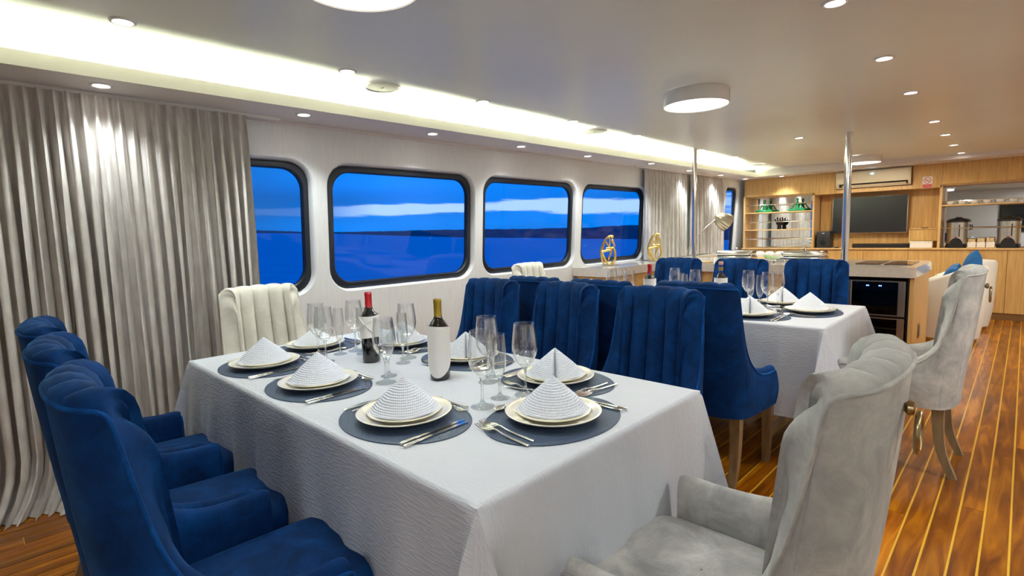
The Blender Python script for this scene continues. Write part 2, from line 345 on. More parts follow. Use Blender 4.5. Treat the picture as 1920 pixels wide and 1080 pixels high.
def m_plank():
    m = bpy.data.materials.new('varnished_plank'); m.use_nodes = True; nt = m.node_tree; N = nt.nodes; L = nt.links; b = N['Principled BSDF']
    tc = N.new('ShaderNodeTexCoord'); oi = N.new('ShaderNodeObjectInfo')
    mp = N.new('ShaderNodeMapping'); mp.inputs['Scale'].default_value = (9, .9, 9); L.new(tc.outputs['Object'], mp.inputs[0])
    va = N.new('ShaderNodeVectorMath'); va.operation = 'MULTIPLY_ADD'; L.new(oi.outputs['Random'], va.inputs[0]); va.inputs[1].default_value = (31, 17, 5); L.new(mp.outputs[0], va.inputs[2])
    n = N.new('ShaderNodeTexNoise'); n.inputs['Scale'].default_value = 2.2; n.inputs['Detail'].default_value = 6; n.inputs['Distortion'].default_value = 1.2; L.new(va.outputs[0], n.inputs['Vector'])
    r = N.new('ShaderNodeValToRGB'); e = r.color_ramp.elements; e[0].position = .3; e[0].color = S(96,46,2); e[1].position = .7; e[1].color = S(178,110,6)
    q = e.new(.5); q.color = S(136,74,4)
    L.new(n.outputs[0], r.inputs[0])
    hs = N.new('ShaderNodeHueSaturation'); L.new(r.outputs[0], hs.inputs['Color'])
    v = N.new('ShaderNodeMapRange'); L.new(oi.outputs['Random'], v.inputs[0]); v.inputs['To Min'].default_value = .75; v.inputs['To Max'].default_value = 1.35; L.new(v.outputs[0], hs.inputs['Value'])
    L.new(hs.outputs[0], b.inputs['Base Color']); b.inputs['Roughness'].default_value = .3; b.inputs['Coat Weight'].default_value = .35; b.inputs['Coat Roughness'].default_value = .08; b.inputs['Specular IOR Level'].default_value = .3
    n2 = N.new('ShaderNodeTexNoise'); n2.inputs['Scale'].default_value = 14; L.new(tc.outputs['Object'], n2.inputs['Vector'])
    bp = N.new('ShaderNodeBump'); bp.inputs['Strength'].default_value = .08; bp.inputs['Distance'].default_value = .01; L.new(n2.outputs[0], bp.inputs['Height']); L.new(bp.outputs[0], b.inputs['Normal']); L.new(bp.outputs[0], b.inputs['Coat Normal'])
    return m
M_PLANK = m_plank()
M_SEAM = mat('floor_seam', S(226,176,50), .35, coat=.4)

# ------------------------------------------------ floor
RX0, RX1, RY0, RY1 = -3.75, 2.6, -2.6, 9.62
fl = struct('floor', MB().box(RX0, RY0, -.08, RX1, RY1, -.003), M_SEAM)
PW = .0838
rows = int((RX1-RX0)/PW)
rest = MB(); nfl = 0
for i in range(rows+1):
    x0 = RX0 + i*PW
    if x0+PW > RX1: break
    off = ((i*37) % 10)/10*2.5
    ys = [RY0]; y = RY0+.4+off
    while y < RY1-.15: ys.append(y); y += 2.5
    ys.append(RY1)
    for a, b_ in zip(ys, ys[1:]):
        hx = x0+PW/2
        vis = (-3.45 < hx < .75) and b_ > -.3 and a < 9.2
        if vis and nfl < 292 and not (hx > .15 and a > 6):
            o = obj('plank', MB().box(-PW/2+.0042, -(b_-a)/2+.0015, -.006, PW/2-.0042, (b_-a)/2-.0015, 0), M_PLANK, fl, 0)
            o.location = (hx, (a+b_)/2, 0); nfl += 1
        else: rest.box(x0+.003, a+.0015, -.006, x0+PW-.003, b_-.0015, 0)
o = obj('plank_field', rest, M_PLANK, fl, 0); o['kind'] = 'stuff'

# ------------------------------------------------ left wall with ports
def xw(z): return -3.515 - .065*(2.07-z)
def rrect(y0, y1, z0, z1, r, n=7):
    pts = []
    for cy_, cz_, a0 in ((y1-r, z1-r, 0), (y0+r, z1-r, pi/2), (y0+r, z0+r, pi), (y1-r, z0+r, 3*pi/2)):
        for k in range(n+1):
            a = a0 + pi/2*k/n; pts.append((cy_+r*cos(a), cz_+r*sin(a)))
    return pts
WINS = [(.33, 1.665), (1.83, 3.16), (3.325, 4.655), (4.82, 6.15)]
WZ0, WZ1 = .935, 1.80
W5 = (8.70, 9.16, .80, 1.92)
wl = MB()
def wquad(y0, z0, y1, z1):
    wl.add([(xw(z0), y0, z0), (xw(z0), y1, z0), (xw(z1), y1, z1), (xw(z1), y0, z1)], [(0, 1, 2, 3)])
MRG = .035
def opening(y0, y1, z0, z1, r, cy0, cy1, cz0, cz1):
    inn = rrect(y0, y1, z0, z1, r)
    m = len(inn); cyc, czc = (y0+y1)/2, (z0+z1)/2; outp = []
    for (py, pz) in inn:          # matching point on the cell's rectangle
        dy, dz = py-cyc, pz-czc
        t = min(((cy1-cyc) if dy > 0 else (cy0-cyc))/dy if abs(dy) > 1e-6 else 9e9, ((cz1-czc) if dz > 0 else (cz0-czc))/dz if abs(dz) > 1e-6 else 9e9)
        outp.append((cyc+dy*t, czc+dz*t))
    # rounded inner edge of the opening, 5 rings going outward
    rings = [outp, inn]
    P = [[(xw(z), y, z) for (y, z) in outp], [(xw(z), y, z) for (y, z) in inn]]
    for k, (ins, dep) in enumerate(((.004, .004), (.010, .014), (.013, .03), (.020, .062))):
        rr = rrect(y0+ins, y1-ins, z0+ins, z1-ins, r-ins*.6)
        P.append([(xw(z)-dep, y, z) for (y, z) in rr])
    wl.grid([[row[i] for row in P] for i in range(m)], closeu=True)
    # corner fills of the cell rectangle
    for cy_, cz_ in ((cy1, cz1), (cy0, cz1), (cy0, cz0), (cy1, cz0)):
        for i in range(m):
            a, b_ = outp[i], outp[(i+1) % m]
            if (abs(a[0]-cy_) < 1e-6 and abs(b_[1]-cz_) < 1e-6 and abs(a[1]-cz_) > 1e-6) or (abs(a[1]-cz_) < 1e-6 and abs(b_[0]-cy_) < 1e-6 and abs(a[0]-cy_) > 1e-6):
                wl.add([(xw(a[1]), a[0], a[1]), (xw(b_[1]), b_[0], b_[1]), (xw(cz_), cy_, cz_)], [(0, 1, 2)])
cells = []; edge = RY0
for k, (a, b_) in enumerate(WINS+[(W5[0], W5[1])]):
    c0, c1 = a-.07, b_+.07
    if k == 4: c1 = 9.28
    z0, z1 = (WZ0, WZ1) if k < 4 else (W5[2], W5[3])
    wquad(edge, 0, c0, 2.12); wquad(c0, 0, c1, z0-.08); wquad(c0, z1+.08, c1, 2.12)
    r = .17 if k < 4 else .10
    opening(a-MRG, b_+MRG, z0-MRG, z1+MRG, r, c0, c1, z0-.08, z1+.08)
    edge = c1
wquad(edge, 0, RY1, 2.12)
struct('wall_left', wl, M_WALL, sharp=30)
sk = MB().box(-3.95, RY0, -.1, -3.90, RY1, 0)
for k, (a, b_) in enumerate(WINS+[(W5[0], W5[1])]):
    z0, z1 = (WZ0, WZ1) if k < 4 else (W5[2], W5[3])
    r = .135 if k < 4 else .08
    sp = [(0, .072), (0, .040), (.010, .034), (.036, .034), (.044, .046), (.044, .072)]
    P = []
    for ins, dep in sp:
        rr = rrect(a-.012+ins, b_+.012-ins, z0-.012+ins, z1+.012-ins, r)
        P.append([(xw(z)-dep, y, z) for (y, z) in rr])
    fr = obj('rubber_seal', MB().grid([[row[i] for row in P] for i in range(len(P[0]))], closeu=True), M_RUBBER, None, 35)
    w = bpy.data.objects.new('window_%d' % (k+1), None); COL.objects.link(w); w['kind'] = 'structure'
    fr.parent = w
    rr = rrect(a+.02, b_-.02, z0+.02, z1-.02, .1)
    obj('pane', MB().add([(xw(z)-.060, y, z) for y, z in rr], [tuple(range(len(rr)))]), M_PANE, w, 0)

# ------------------------------------------------ ceiling, soffit with cove, other walls
P = []
for i in range(15):
    x = -3.72 + i*(RX1+3.72)/14
    P.append([(x, RY0+j*(RY1-RY0)/20, ceil_z(x, RY0+j*(RY1-RY0)/20)) for j in range(21)])
Pt = [[(p[0], p[1], p[2]+.05) for p in row] for row in P]
struct('ceiling', MB().grid(P).grid(Pt), M_CEIL)
LIPX = -3.115
prof = [(-3.60, 2.065), (LIPX, 2.065), (LIPX, 2.132), (LIPX-.018, 2.132), (LIPX-.018, 2.088), (-3.60, 2.088)]
def extr_y(prof, y0, y1):
    n = len(prof)
    return MB().add([(x, y0, z) for x, z in prof]+[(x, y1, z) for x, z in prof], [tuple(range(n)), tuple(range(n, 2*n))[::-1]]+[(i, (i+1) % n, n+(i+1) % n, n+i) for i in range(n)])
struct('trim_1', extr_y(prof, RY0, 9.3), M_SOFF)
struct('trim_4', extr_y([(RX1, 2.065), (2.12, 2.065), (2.12, 2.132), (2.138, 2.132), (2.138, 2.088), (RX1, 2.088)], RY0, 8.783), M_SOFF)  # lip of the added right-hand cove, out of view
struct('trim_2', MB().box(LIPX, 8.784, 2.065, RX1, 9.6, 2.22), M_SOFF)
struct('trim_3', MB().box(-3.545, RY0, 2.045, -3.50, 9.2, 2.0645), M_SOFF)
rail = obj('curtain_rail', MB().box(-3.445, -.9, 2.046, -3.415, 1.45, 2.0645), M_WHITE, None, 0); tag(rail, 'slim white curtain rail under the soffit above the near-left curtain', 'curtain rail')
rail = obj('curtain_rail', MB().box(-3.445, 5.7, 2.046, -3.415, 8.45, 2.0645), M_WHITE, None, 0); tag(rail, 'slim white curtain rail above the far pair of curtains', 'curtain rail')
struct('wall_right', MB().box(RX1, RY0, 0, RX1+.06, RY1, 2.25), M_WALL)
struct('wall_rear', MB().box(-3.8, RY0-.06, 0, RX1, RY0, 2.25), M_WALL)
struct('wall_back', MB().box(-3.8, 9.56, 0, RX1, 9.62, 2.25), M_WALL)
wr = struct('window_6', MB().box(-.6, RY0+.001, .9, .4, RY0+.03, 1.75), M_RUBBER)
obj('pane', MB().box(-.55, RY0+.031, .95, .35, RY0+.036, 1.70), M_GLOSSB, wr, 0)
# ------------------------------------------------ sea and far shore
def seaz(x, y): return -3.5 - (SEA_N.x*x + SEA_N.y*y)/SEA_N.z
sea = MB(); q = 4200
sea.add([(x, y, seaz(x, y)) for x, y in ((-6, -q), (-6, q), (-q, q), (-q, -q))], [(0, 1, 2, 3)])
M_SEA = mat('sea_water', (.01, .66, .84, 1), .6, 0, (.01, .76, .92, 1), .3, 6, (1, 1, 1), bump=.6, bscale=1.2, spec=.5)
so = struct('floor_sea', sea, M_SEA, sharp=0)
so.name = 'sea'
HILL = [(-1710.9,477.0,25.3,-1967.3,549.3,38.8),(-1606.6,572.2,20.8,-1847.3,658.7,34.3),(-1539.2,591.2,18.8,-1769.9,680.4,29.5),(-1412.8,626.8,15.1,-1624.6,721.2,23.1),
(-1343.0,617.0,13.7,-1544.4,709.7,19.2),(-1141.1,606.8,9.3,-1312.2,698.1,15.4),(-751.7,455.0,3.7,-864.2,523.5,10.4),(-546.0,374.8,0.7,-627.7,431.3,8.1),(-443.3,344.2,-1.0,-509.5,396.1,7.0),
(-368.3,316.5,-2.1,-423.3,364.2,5.8),(-337.1,333.6,-3.2,-387.4,383.8,5.4),(-324.9,363.0,-4.1,-373.5,417.6,4.6),(-282.5,356.6,-5.0,-324.7,410.2,4.5),(-249.8,342.5,-5.4,-287.2,393.9,3.8),
(-241.3,359.8,-6.0,-277.5,413.8,4.7),(-220.4,365.5,-6.6,-253.4,420.3,4.9),(-195.9,379.5,-7.5,-225.4,436.4,4.9),(-156.4,393.4,-8.7,-180.0,452.4,4.1),(-60,450,-12,-75,520,2)]
P = []
for k in range(len(HILL)-1):
    a, b_ = HILL[k], HILL[k+1]
    for j in range(8):
        t = j/8; h = [a[i]*(1-t)+b_[i]*t for i in range(6)]
        zz = h[5] + random.uniform(-1, 1)*.25*(1+abs(h[3])/900)
        P.append([(h[0], h[1], seaz(h[0], h[1])-.5), ((h[0]+h[3])/2, (h[1]+h[4])/2, (seaz(h[0], h[1])+zz)*.5+1.2), (h[3], h[4], zz), (h[3]*1.3, h[4]*1.3, seaz(h[3]*1.3, h[4]*1.3)-3)])
M_LAND = mat('wooded_shore', (.02, .22, .26, 1), .9, 0, (.01, .14, .18, 1), .08, 5, spec=.1)
tag(obj('shore', MB().grid(P), M_LAND, None, 0), 'low dark wooded shore across the water beyond the ports', 'shore')

# ------------------------------------------------ curtains
def curtain(y0, y1, x0, ztop, zbot, pleat, amp, puddle, seed):
    rnd = random.Random(seed); L_ = y1-y0; n = int(L_/pleat*16); rows = 22
    ph = [rnd.uniform(-.9, .9) for _ in range(60)]; am = [rnd.uniform(.6, 1.35) for _ in range(60)]; dr = [rnd.uniform(-1, 1) for _ in range(60)]
    P = []
    for i in range(n+1):
        y = y0 + L_*i/n; u = (y-y0)/pleat; k = int(u) % 58; f = u-int(u); f2 = f*f*(3-2*f)
        A = am[k]*(1-f2)+am[k+1]*f2; PH = ph[k]*(1-f2)+ph[k+1]*f2; D = dr[k]*(1-f2)+dr[k+1]*f2
        row = []
        for j in range(rows+1):
            t = j/rows; z = ztop + (zbot-ztop)*t
            hd = min(1, t/.055); body = .55+.45*min(1, t*2.2)
            a = amp*A*(.55+.45*hd)*body
            s_ = sin(2*pi*u + PH*(.4+.6*t) + .5*sin(3*t+k))
            pinch = .010*math.exp(-((t-.06)/.015)**2)
            x = x0 + a*s_ - pinch*(1 if s_ > 0 else -1) + .012*D*t
            yy = y + .018*D*t + .010*cos(4*pi*u+PH)*min(1, t*3)
            if puddle and z < .30:
                q = (.30-z)/.30; x += puddle*q*q*(1.0+.35*D); yy += -.10*q*q*(1+.4*D)
            row.append((x, yy, max(z, .004)))
        P.append(row)
    Q = [[(p[0]-.004, p[1], p[2]) for p in row] for row in P]
    m = MB().grid(P); m.grid(Q, flip=True); return m
c = obj('curtain', curtain(-.75, 1.235, -3.405, 2.045, .004, .052, .044, .08, 3), M_CURT, None, 70)
tag(c, 'long pleated grey velvet curtain falling to the floor beside the front table', 'curtain', 'grey curtains')
c = obj('curtain', curtain(5.98, 7.15, -3.46, 2.045, .905, .085, .042, 0, 8), M_CURT, None, 70)
tag(c, 'pleated grey curtain left of the slim pole, hanging behind the gold figures', 'curtain', 'grey curtains')
c = obj('curtain', curtain(7.25, 8.30, -3.46, 2.045, .905, .080, .042, 0, 11), M_CURT, None, 70)
tag(c, 'pleated grey curtain right of the slim pole, behind the desk lamp', 'curtain', 'grey curtains')

# ------------------------------------------------ ceiling fixtures
def downlight(x, y, z, label, tilt=0):
    t = thing('recessed_downlight', label, 'downlight', (x, y, z), 0, 'recessed downlights')
    obj('trim_ring', MESH['ring'], None, t); obj('lens', MESH['lens'], None, t); return t
MESH = {}
MESH['ring'] = fixn(MB().lathe([(.034,-.001),(.036,-.007),(.042,-.008),(.048,-.004),(.049,.002),(.034,.002)], 28).mesh('ring', M_WHITE))
MESH['lens'] = fixn(MB().lathe([(0,-.004),(.02,-.0045),(.0345,-.003),(.0345,.0)], 24).mesh('lens', M_LENS))
ordn = ['first','second','third','fourth','fifth','sixth','seventh','eighth','ninth']
for i, (x, y) in enumerate(DOWN):
    if i < 8: lab = 'downlight in the main ceiling beside the cove, %s from the near end' % ordn[i]
    elif i == 8: lab = 'lone downlight in the middle of the ceiling between the two poles'
    elif i < 16: lab = 'downlight in the right-hand ceiling row, %s from the camera end' % ordn[i-9]
    else: lab = ('downlight of the right-hand ceiling row just outside the picture, nearer table one', 'downlight of the right-hand ceiling row directly beside the camera')[i-16]
    downlight(x, y, ceil_z(x, y), lab)
for i, (x, y) in enumerate(SOFF):
    lab = 'small downlight in the lowered soffit by the windows, %s from the curtain end' % ordn[i] if i < 9 else 'small downlight in the soffit above the glass display shelves'
    downlight(x, y, SOFZ, lab)
for (x, y), lab in zip(ROUND, ('large round glowing ceiling drum light above the front table', 'round ceiling drum light in mid room above the second table', 'round ceiling drum light at the far end partly behind the thick pole')):
    z = ceil_z(x, y); t = thing('drum_light', lab, 'ceiling light', (x, y, z), 0, 'round drum lights')
    obj('drum', MB().lathe([(.19,-.001),(.205,-.001),(.207,-.003),(.207,-.085),(.203,-.090),(.198,-.086)], 56), M_WHITE, t)
    obj('diffuser', MB().lathe([(0,-.084),(.10,-.085),(.198,-.083)], 56), M_DIFF, t)
for (x, y), lab in zip([(-2.842,1.838),(-2.866,4.073),(-2.828,8.15)], ('round ceiling speaker nearest the camera beside the bright cove', 'round ceiling speaker midway along the bright cove', 'round ceiling speaker at the far end of the cove')):
    t = thing('ceiling_speaker', lab, 'speaker', (x, y, ceil_z(x, y)), 0, 'ceiling speakers')
    obj('rim', MB().lathe([(.096,.0),(.098,-.007),(.104,-.009),(.110,-.005),(.112,.003),(.096,.003)], 44), M_WHITE, t)
    obj('grille', MB().lathe([(0,-.006),(.05,-.006),(.096,-.004)], 44), mat('grille_cloth', S(176,172,160), .7, bump=.5, bscale=900), t)
    obj('badge', MB().box(-.01,-.004,-.009,.01,.004,-.006), M_BLACK, t)

# ------------------------------------------------ poles
for x, y, r, lab in ((-1.255, 5.95, .032, 'thick polished steel pole from the bar top to the ceiling'), (-2.75, 5.86, .025, 'slimmer polished steel pole by the far curtains')):
    t = thing('steel_pole', lab, 'pole', (x, y, 0), 0, 'steel poles')
    obj('tube', MB().lathe([(r,.895),(r,ceil_z(x,y))], 32), M_STEEL, t)
    obj('collar', MB().lathe([(r+.001,.897),(r+.016,.897),(r+.014,.906),(r+.001,.909)], 32), M_STEEL, t)

# ------------------------------------------------ bar and window counter
CT = .895
poly = [(-3.588,4.65),(-3.125,4.65),(-3.11,4.67),(-3.11,5.75),(-.69,5.75),(-.67,5.77),(-.67,6.83),(-.69,6.85),(-3.27,6.85),(-3.27,9.175),(-3.588,9.175)]
ctp = obj('countertop', MB().prism(poly, CT-.092, CT), M_QUARTZ, None, 20); tag(ctp, 'continuous pale stone worktop running along the windows and out as a bar', 'countertop')
def front_panels(parent, name, rects, m, axis, pos, th=.018):
    for r in rects:
        a0, a1, z0, z1 = r[:4]; g = .002
        if axis == 'y': mb = MB().bbox(a0+g, pos-th, z0+g, a1-g, pos, z1-g, .002, 1)
        else: mb = MB().bbox(pos, a0+g, z0+g, pos+th, a1-g, z1-g, .002, 1)
        obj(name, mb, m, parent, 30)
wc = thing('window_cabinet', 'oak base cabinet under the pale worktop below the fourth window', 'cabinet', (-3.35, 5.2, 0))
wc_off = Vector((3.35, -5.2, 0))
def shift(mb, v): mb.v = [tuple(Vector(p)+v) for p in mb.v]; return mb
obj('carcass', shift(MB().box(-3.555,4.70,.08,-3.15,5.80,.802), wc_off), M_OAK, wc, 0)
obj('end_panel', shift(MB().bbox(-3.555,4.68,.08,-3.13,4.699,.801,.002,1), wc_off), M_OAK, wc, 30)
for k, (z0, z1) in enumerate(((.62,.80),(.44,.62),(.10,.44))):
    for y0, y1 in ((4.70, 5.22), (5.22, 5.76)):
        obj('drawer', shift(MB().bbox(-3.149,y0+.003,z0+.003,-3.131,y1-.003,z1-.003,.002,1), wc_off), M_OAK, wc, 30)
obj('plinth', shift(MB().box(-3.52,4.74,0,-3.17,5.80,.08), wc_off), M_SINK, wc, 0)
t = thing('socket_plate', 'white electrical socket plate on the oak cabinet end under the fourth window', 'socket', (-3.40, 4.679, .745))
obj('plate', MB().bbox(-.055,-.008,-.03,.055,0,.03,.003,1), M_WHITE, t); obj('socket', MB().box(-.03,-.0095,-.015,-.005,-.0075,.015).box(.005,-.0095,-.015,.03,-.0075,.015), M_PAPER, t)
bc = thing('bar_cabinet', 'oak base cabinet of the bar behind the second table', 'cabinet', (-2.1, 6.3, 0)); bo = Vector((2.1,-6.3,0))
obj('carcass', shift(MB().box(-3.08,5.83,.08,-1.225,6.78,.802), bo), M_OAK, bc, 0)
for x0, x1 in ((-3.08,-2.62),(-2.62,-2.16),(-2.16,-1.70),(-1.70,-1.225)):
    for z0, z1 in ((.60,.80),(.40,.60),(.10,.40)):
        obj('drawer', shift(MB().bbox(x0+.003,5.81,z0+.003,x1-.003,5.829,z1-.003,.002,1), bo), M_OAK, bc, 30)
obj('plinth', shift(MB().box(-3.08,5.86,0,-1.23,6.76,.08), bo), M_SINK, bc, 0)
t = thing('bar_end_panel', 'oak end panel of the bar beside the wine cooler', 'panel', (-.70, 6.3, 0))
obj('board', MB().bbox(-.018,-.49,0,.018,.49,.801,.003,1), M_OAK, t)
obj('back_board', MB().bbox(-.50,.472,0,-.019,.49,.801,.003,1), M_OAK, t)
ob = obj('outlet_plate', MB().bbox(.019,-.16,.20,.025,-.06,.34,.002,1), M_BRASS, t, label='small metal vent plate low on the end panel'); obj('slot', MB().box(.0255,-.14,.22,.0265,-.08,.32), M_BLACK, ob)
# wine cooler, two doors
t = thing('wine_cooler', 'two-door wine cooler with steel-framed dark glass built into the bar', 'wine cooler', (-.97, 6.1, 0))
W0, W1 = -.25, .245
obj('casing', MB().box(W0,-.25,.03,W0+.012,.3,.80).box(W1-.012,-.25,.03,W1,.3,.80).box(W0+.012,-.25,.785,W1-.012,.3,.80).box(W0+.012,-.25,.03,W1-.012,.3,.045).box(W0+.012,.285,.045,W1-.012,.3,.785).box(W0+.012,-.25,.425,W1-.012,.28,.437), M_BLACK, t, 0)
for z0, z1, nm in ((.440,.765,'upper'),(.05,.422,'lower')):
    d = obj('door', MB().bbox(W0+.01,-.285,z0,W0+.06,-.262,z1,.003,1).bbox(W1-.075,-.285,z0,W1-.02,-.262,z1,.003,1).box(W0+.06,-.28,z0,W1-.075,-.265,z0+.012).box(W0+.06,-.28,z1-.012,W1-.075,-.265,z1), M_BRUSH, t, 30, label=nm+' steel-framed glass door')
    obj('door_glass', MB().box(W0+.061,-.279,z0+.013,W1-.076,-.275,z1-.013), M_DOORG, d, 0)
pn = obj('control_panel', MB().box(W0+.065,-.2745,.675,W1-.08,-.262,.75), M_GLOSSB, t, 0)
for x in (-.075,-.062,.022,.036): obj('indicator_light', MB().box(x,-.2749,.712,x+.007,-.2746,.722), M_LED, pn, 0)
for z in (.12,.21,.31):
    obj('wire_shelf', MB().box(W0+.02,-.24,z,W1-.02,-.234,z+.012).box(W0+.02,.24,z,W1-.02,.246,z+.006).box(W0+.06,-.24,z,W0+.064,.24,z+.005).box(0,-.24,z,.004,.24,z+.005).box(W1-.07,-.24,z,W1-.066,.24,z+.005), M_BRUSH, t, 0)
for z in (.38,.25): obj('interior_light', MB().box(-.14,-.225,z,-.11,-.22,z+.008), M_LEDC, t, 0)
k = 0
for z in (.126,.216,.316):
    for x in (-.12,-.03,.06,.14):
        if (k*7) % 5 != 0:
            b_ = obj('lying_bottle', MB().lathe([(0,-.25),(.014,-.249),(.014,-.17),(.032,-.13),(.035,.03),(0,.031)], 16).xf(Matrix.Translation((-.97+x, 6.1, z+.036)) @ Matrix.Rotation(-pi/2, 4, 'X')), M_WINE, None)
            tag(b_, 'dark wine bottle lying on the %s cooler shelf, slot %s from the left' % (('bottom','middle','upper')[k//4], ('one','two','three','four')[k % 4]), 'bottle', 'bottles in the cooler')
        k += 1
# hobs
for x0, x1, lab in ((-1.19,-.99,'left dark glass hob plate set in the bar top by the thick pole'), (-.955,-.745,'right dark glass hob plate set in the bar top near its end')):
    t = thing('glass_hob', lab, 'hob', ((x0+x1)/2, 6.35, CT), 0, 'glass hobs'); w = (x1-x0)/2
    obj('glass_plate', MB().bbox(-w,-.27,.0005,w,.27,.006,.002,1), M_GLOSSB, t)
    obj('cooking_ring', MB().lathe([(.075,.0062),(.078,.0066),(.081,.0062)], 32, (0,.12,0)), M_BRUSH, t); obj('cooking_ring', MB().lathe([(.062,.0062),(.065,.0066),(.068,.0062)], 32, (0,-.12,0)), M_BRUSH, t)

# ------------------------------------------------ gilt figures on the window counter
FIG = [([(540,260),(500,252),(450,265),(395,305),(345,375),(310,450),(285,530),(275,600),(285,700),(305,790),(345,875)], [9,13,14,13,13,12,12,13,12,11,9]),
       ([(490,285),(515,270),(535,258)], [17,19,14]),
       ([(385,370),(400,410),(430,455),(448,490),(462,440),(470,380),(462,320),(455,290)], [9,9,9,10,9,9,9,8]),
       ([(365,370),(335,450),(315,520),(310,560)], [9,9,10,9]),
       ([(500,345),(515,350),(532,385),(548,425)], [12,17,15,10]),
       ([(535,400),(560,450),(550,495),(510,515),(440,510),(380,515)], [9,11,12,12,11,9]),
       ([(285,590),(340,585),(400,565),(460,558),(490,570),(480,630),(450,700),(430,780)], [13,14,15,15,14,11,10,8]),
       ([(520,515),(550,540),(572,610),(575,700),(560,780),(520,845),(470,880),(420,850),(370,790),(335,710),(305,640),(290,600)], [10,13,14,14,16,18,16,14,13,12,11,10])]
def figure(loc, rz, label):
    t = thing('gilt_figure', label, 'sculpture', loc, rz, 'gilt seated figures')
    m = MB()
    for pts, rr in FIG:
        p = smooth([((x-470)*.00052, 0, (900-y)*.00052) for x, y in pts], 4)
        n = len(pts); r = [rr[min(n-1, i//4)]*(1-(i % 4)/4)+rr[min(n-1, i//4+1)]*((i % 4)/4) for i in range(len(p))]
        m.tube(p, [q*.00052*1.9 for q in r], 10)
    obj('figure', m, M_GOLD, t, 60)
    obj('base', MB().bbox(-.095,-.035,0,.095,.035,.017,.002,1), mat('sculpture_base', S(150,140,120), .4), t)
figure((-3.36, 5.05, CT), radians(35), 'gilt abstract seated figure on the counter in front of the fourth window')
figure((-3.26, 5.92, CT), radians(35), 'gilt abstract seated figure on the counter in front of the far curtain')

# desk lamp
t = thing('desk_lamp', 'brushed metal desk lamp with a scalloped shell shade on a curved arm', 'lamp', (-3.20, 6.60, CT), radians(52))
obj('base', MB().lathe([(0,.03),(.02,.028),(.07,.018),(.085,.006),(.085,0),(0,0)], 32), M_BRUSH, t)
obj('arm', MB().tube(smooth([(0,0,.02),(.03,0,.13),(.12,.01,.25),(.28,.02,.40),(.42,.03,.50)], 6), .006, 8), M_BRUSH, t)
obj('joint', MB().tube([(.39,.03,.475),(.47,.03,.535)], .014, 10).tube([(.43,.0,.505),(.43,.06,.505)], .009, 8), M_BRUSH, t)
sh = MB().lathe([(.014,.03),(.030,.022),(.060,.002),(.086,-.035),(.103,-.085),(.112,-.135),(.114,-.165),(.110,-.165),(.108,-.135),(.099,-.085),(.082,-.037),(.056,-.003),(.014,.016)], 96, wob=lambda a: 1+.07*abs(sin(6*a)))
obj('shade', sh.xf(Matrix.Translation((.445,.03,.535)) @ Matrix.Rotation(radians(-58), 4, 'Y')), mat('lamp_shade_brass', (.50,.45,.34,1), .3, 1), t, 75)

# chafing dishes and trays on the bar
def chafing(loc, rz, label, tilt):
    t = thing('chafing_dish', label, 'chafing dish', loc, rz, 'chafing dishes')
    obj('frame', MB().tube([(-.2,-.13,.045),(.2,-.13,.045),(.2,.13,.045),(-.2,.13,.045)], .006, 6, close=True), M_STEEL, t)
    for sx in (-1, 1):
        for sy in (-1, 1): obj('leg', MB().tube([(sx*.19,sy*.12,.045),(sx*.205,sy*.135,.0)], [.007,.009], 6), M_STEEL, t)
    obj('pan', MB().bbox(-.20,-.13,.035,.20,.13,.065,.01,2), M_STEEL, t)
    l = obj('lid', MB().bbox(-.20,-.13,.0,.20,.13,.06,.028,3), M_STEEL, t); l.location = (0,0,.066); l.rotation_euler = (tilt,0,0)
    obj('knob', MB().lathe([(0,.095),(.010,.093),(.016,.083),(.014,.072),(.006,.066),(.006,.058)], 16), M_STEEL, l)
chafing((-2.42, 6.25, CT), .1, 'polished chafing dish on the bar behind the middle far chair', 0)
chafing((-1.68, 6.2, CT), 0, 'domed steel chafing dish on the bar behind the right far chair', 0)
for k, (x, y) in enumerate(((-2.08, 6.05), (-1.98, 6.42))):
    t = obj('serving_tray', MB().bbox(-.13,-.09,0,.13,.09,.012,.004,1).tube([(-.12,-.08,.014),(.12,-.08,.014),(.12,.08,.014),(-.12,.08,.014)], .004, 6, close=True), M_STEEL, None)
    t.location = (x, y, CT+.0005); tag(t, ('low steel serving tray between the chafing dishes, nearer one', 'low steel serving tray between the chafing dishes, farther one')[k], 'tray', 'steel trays')
bd = obj('wooden_board', MB().bbox(-.07,-.05,0,.07,.05,.015,.004,1), M_OAKD, None); bd.location = (-2.62, 5.87, CT+.0005); tag(bd, 'small wooden board on the bar left of the chafing dish', 'board')

# ------------------------------------------------ media wall
mw = thing('media_wall', 'oak veneered fitted wall unit with niches across the far end', 'wall unit', (-1.7, 9.2, 0)); mo = Vector((1.7,-9.2,0))
def mpart(name, mb, m=M_OAK, label=None, parent=None, sharp=30): return obj(name, shift(mb, mo), m, parent or mw, sharp, label=label)
F = 9.2
for x0, x1 in ((-3.44,-2.95),(-2.95,-2.40),(-2.40,-2.085)): mpart('upper_panel', MB().bbox(x0+.001,F,1.78 if x1 < -2.38 else 1.747,x1-.001,F+.018,2.064,.0015,1))
for x0, x1, zb in ((-1.165,-.84,1.745),(-.84,-.05,1.782),(-.05,.62,1.782),(.62,1.3,1.782),(1.3,1.95,1.782),(1.95,2.59,1.782)): mpart('upper_panel', MB().bbox(x0+.001,F,zb,x1-.001,F+.018,2.064,.0015,1))
mpart('bulkhead_strip', MB().bbox(-2.084,F,1.747,-1.166,F+.03,1.80,.0015,1), M_OAKD)
mpart('niche_top', MB().box(-2.40,F+.02,1.747,-.86,9.52,1.765)); mpart('niche_back', MB().box(-2.36,9.52,.92,-.86,9.535,1.765))
mpart('ac_recess', MB().box(-2.085,9.30,1.80,-1.165,9.32,2.064))
